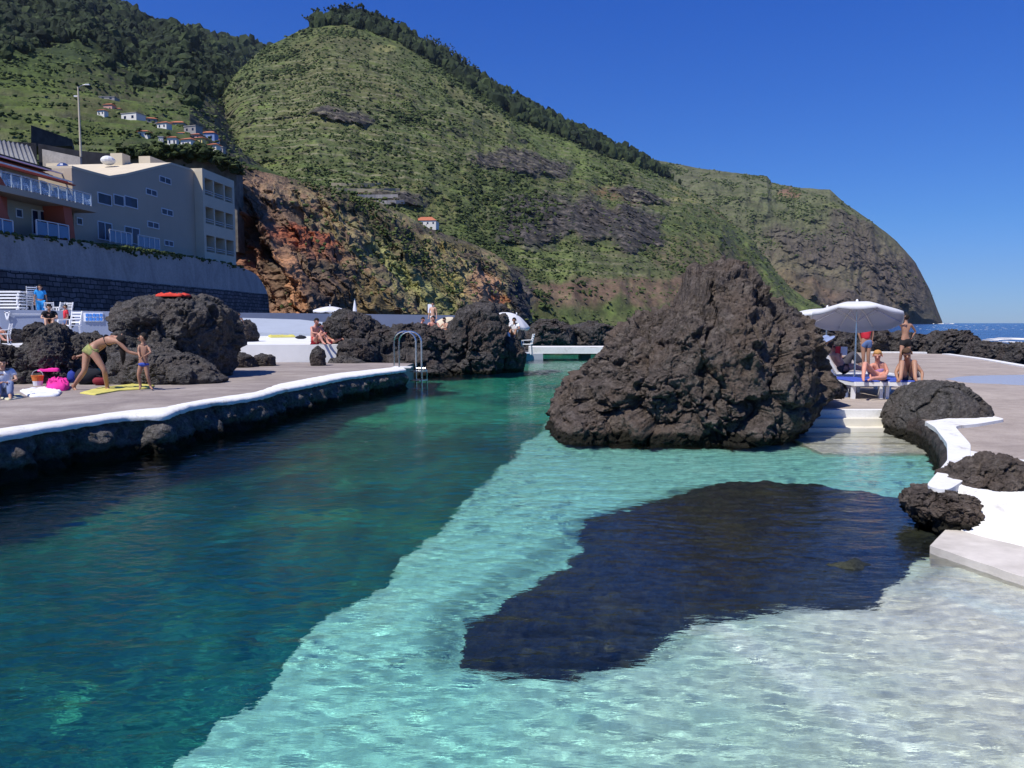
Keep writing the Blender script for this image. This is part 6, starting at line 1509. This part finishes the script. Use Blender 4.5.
# ---- generic poses for the far people ----
def pose(kind, foot, H, yaw):
    B = dict(pel=(0, 0, .53), waist=(0, 0, .62), chest=(0, .01, .73), neck=(0, 0, .84), head=(0, -.01, .925), shL=(-.105, 0, .81), shR=(.105, 0, .81), elL=(-.14, .01, .64), elR=(.14, .01, .64), wrL=(-.15, -.03, .49), wrR=(.15, -.03, .49),
             hipL=(-.05, 0, .50), hipR=(.05, 0, .50), knL=(-.055, -.01, .28), knR=(.055, -.01, .28), anL=(-.06, .01, .045), anR=(.06, .01, .045), toL=(-.065, -.09, .015), toR=(.065, -.09, .015))
    if kind == 'sit':   # on the ground, knees up
        B = dict(pel=(0, .1, .07), waist=(0, .12, .16), chest=(0, .10, .28), neck=(0, .06, .38), head=(0, .03, .465), shL=(-.105, .07, .35), shR=(.105, .07, .35), elL=(-.15, -.02, .24), elR=(.15, -.02, .24), wrL=(-.06, -.13, .22), wrR=(.06, -.13, .22),
                 hipL=(-.05, .08, .06), hipR=(.05, .08, .06), knL=(-.07, -.13, .22), knR=(.07, -.13, .22), anL=(-.06, -.25, .03), anR=(.06, -.25, .03), toL=(-.065, -.34, .015), toR=(.065, -.34, .015))
    if kind == 'lean':  # legs out, propped on the arms behind
        B = dict(pel=(0, .05, .06), waist=(0, .13, .12), chest=(0, .2, .21), neck=(0, .25, .30), head=(0, .27, .385), shL=(-.105, .24, .27), shR=(.105, .24, .27), elL=(-.15, .32, .15), elR=(.15, .32, .15), wrL=(-.16, .35, .02), wrR=(.16, .35, .02),
                 hipL=(-.05, .02, .055), hipR=(.05, .02, .055), knL=(-.06, -.2, .12), knR=(.06, -.2, .08), anL=(-.06, -.42, .03), anR=(.06, -.43, .03), toL=(-.06, -.45, .1), toR=(.06, -.46, .1))
    c, s = math.cos(yaw), math.sin(yaw); foot = np.array(foot, float)
    return {k: foot+H*np.array([v[0]*c-v[1]*s, v[0]*s+v[1]*c, v[2]]) for k, v in B.items()}, (s, -c, 0)
def far(kind, foot, H, yaw, label, *a, **k):
    J, f = pose(kind, foot, H, yaw); return person(J, H, label, *a, face=f, sub=1, **k)
def at(px_, py_, d): return PD(px_, py_, d)
p = at(41, 311.5, 37.5); far('stand', (p[0], p[1], zu-.42+.14), 1.72, .6, 'person in bright blue clothes standing by the stacked sunbeds', 'skin_tan', (('shirt', 'aqua'), ('trousers', 'aqua')))
far('sit', at(50, 329, 25.), 1.5, .5, 'dark-haired person in black sitting on the rock below the blue-grey wall', 'skin', (('shirt', 'blackcloth'), ('trunks', 'blackcloth')))
p = at(67, 339, 29.); o = far('stand', (p[0], p[1], p[2]), 1.3, -.8, 'person in a dark red shirt with a backpack by the blue-grey wall', 'skin_tan', (('shirt', 'redcloth'), ('shorts', 'denim')))
bp = empty('backpack', tuple(at(71.2, 321.5, 29.05))); tag(bp, 'dark backpack on the back of the red-shirted person', 'backpack'); MB().ell((0, 0, 0), (.14, .13, .24), 14, 10, noise=.1).build('body', M['bag_black'], bp, True); MB().tube([(-.12, -.08, .2), (-.2, -.1, 0), (-.12, -.08, -.2)], .015, 6).build('strap', M['bag_black'], bp)
far('sit', PZ(-9, 400, DL)+[0, .35, 0], 1.35, .6, 'child in a white top sitting at the left frame edge with a blue wrap', 'skin', (('shirt', 'whitecloth'), ('trousers', 'greyblue')))
p = at(1, 341, 27); far('sit', (p[0]-.2, p[1], 1.25), 1.7, 1.4, 'sunbather in orange seated by the white folding chair', 'skin_pink', (('shirt', 'orange'),))
far('stand', at(239.5, 341.5, 30), 1.0+.12, .5, 'swimmer in dark trunks standing beside the largest boulder', 'skin_tan', (('suit', 'greycloth'),), female=True)
far('sit', PZ(318, 344.5, 1.14), 1.7, .9, 'sunburnt person sitting hunched on the white terrace edge', 'skin_pink', (('trunks', 'redcloth'),))
far('lean', PZ(329, 344.2, 1.14)+[.1, .2, 0], 1.6, 1.7, 'person lying back on the terrace right of the hunched sitter', 'skin_pink', (('bottom', 'redcloth'), ('band', 'redcloth')), female=True)
far('stand', at(433, 331, 39), 1.45, -.3, 'tall bather standing behind the far group of three', 'skin', (('trunks', 'whitecloth'),))
far('sit', at(424, 336.5, 33), 1.55, .9, 'left bather of the seated far group of three', 'skin_pink', (('trunks', 'redcloth'),))
far('sit', at(433.5, 337, 33), 1.7, .2, 'middle bather of the seated far group, in blue', 'skin_pink', (('suit', 'bluecloth'),), female=True)
far('sit', at(443.5, 336, 33.4), 1.5, -.8, 'right bather of the seated far group of three', 'skin', (('trunks', 'greycloth'),))
far('sit', at(503, 341.5, 29.7), 1.5, .5, 'person in a white robe sitting left under the lilac parasol', 'skin', (('shirt', 'whitecloth'), ('trousers', 'whitecloth')))
far('sit', at(514, 338, 30.3), 1.5, -.2, 'person in white sitting right under the lilac parasol pole', 'skin_tan', (('shirt', 'whitecloth'),))

# ---- sea air ----
m, nt, b = new_mat('sea_air'); nt.nodes.remove(b); pv = nt.nodes.new('ShaderNodeVolumePrincipled'); pv.inputs['Color'].default_value = (.72,.84,1,1); pv.inputs['Density'].default_value = .000025; pv.inputs['Anisotropy'].default_value = .2
nt.links.new(pv.outputs[0], nt.nodes['Material Output'].inputs['Volume'])
tag(MB().box((1000, 5900, 446), (34000, 12400, 912)).build('haze', m), kind='stuff')
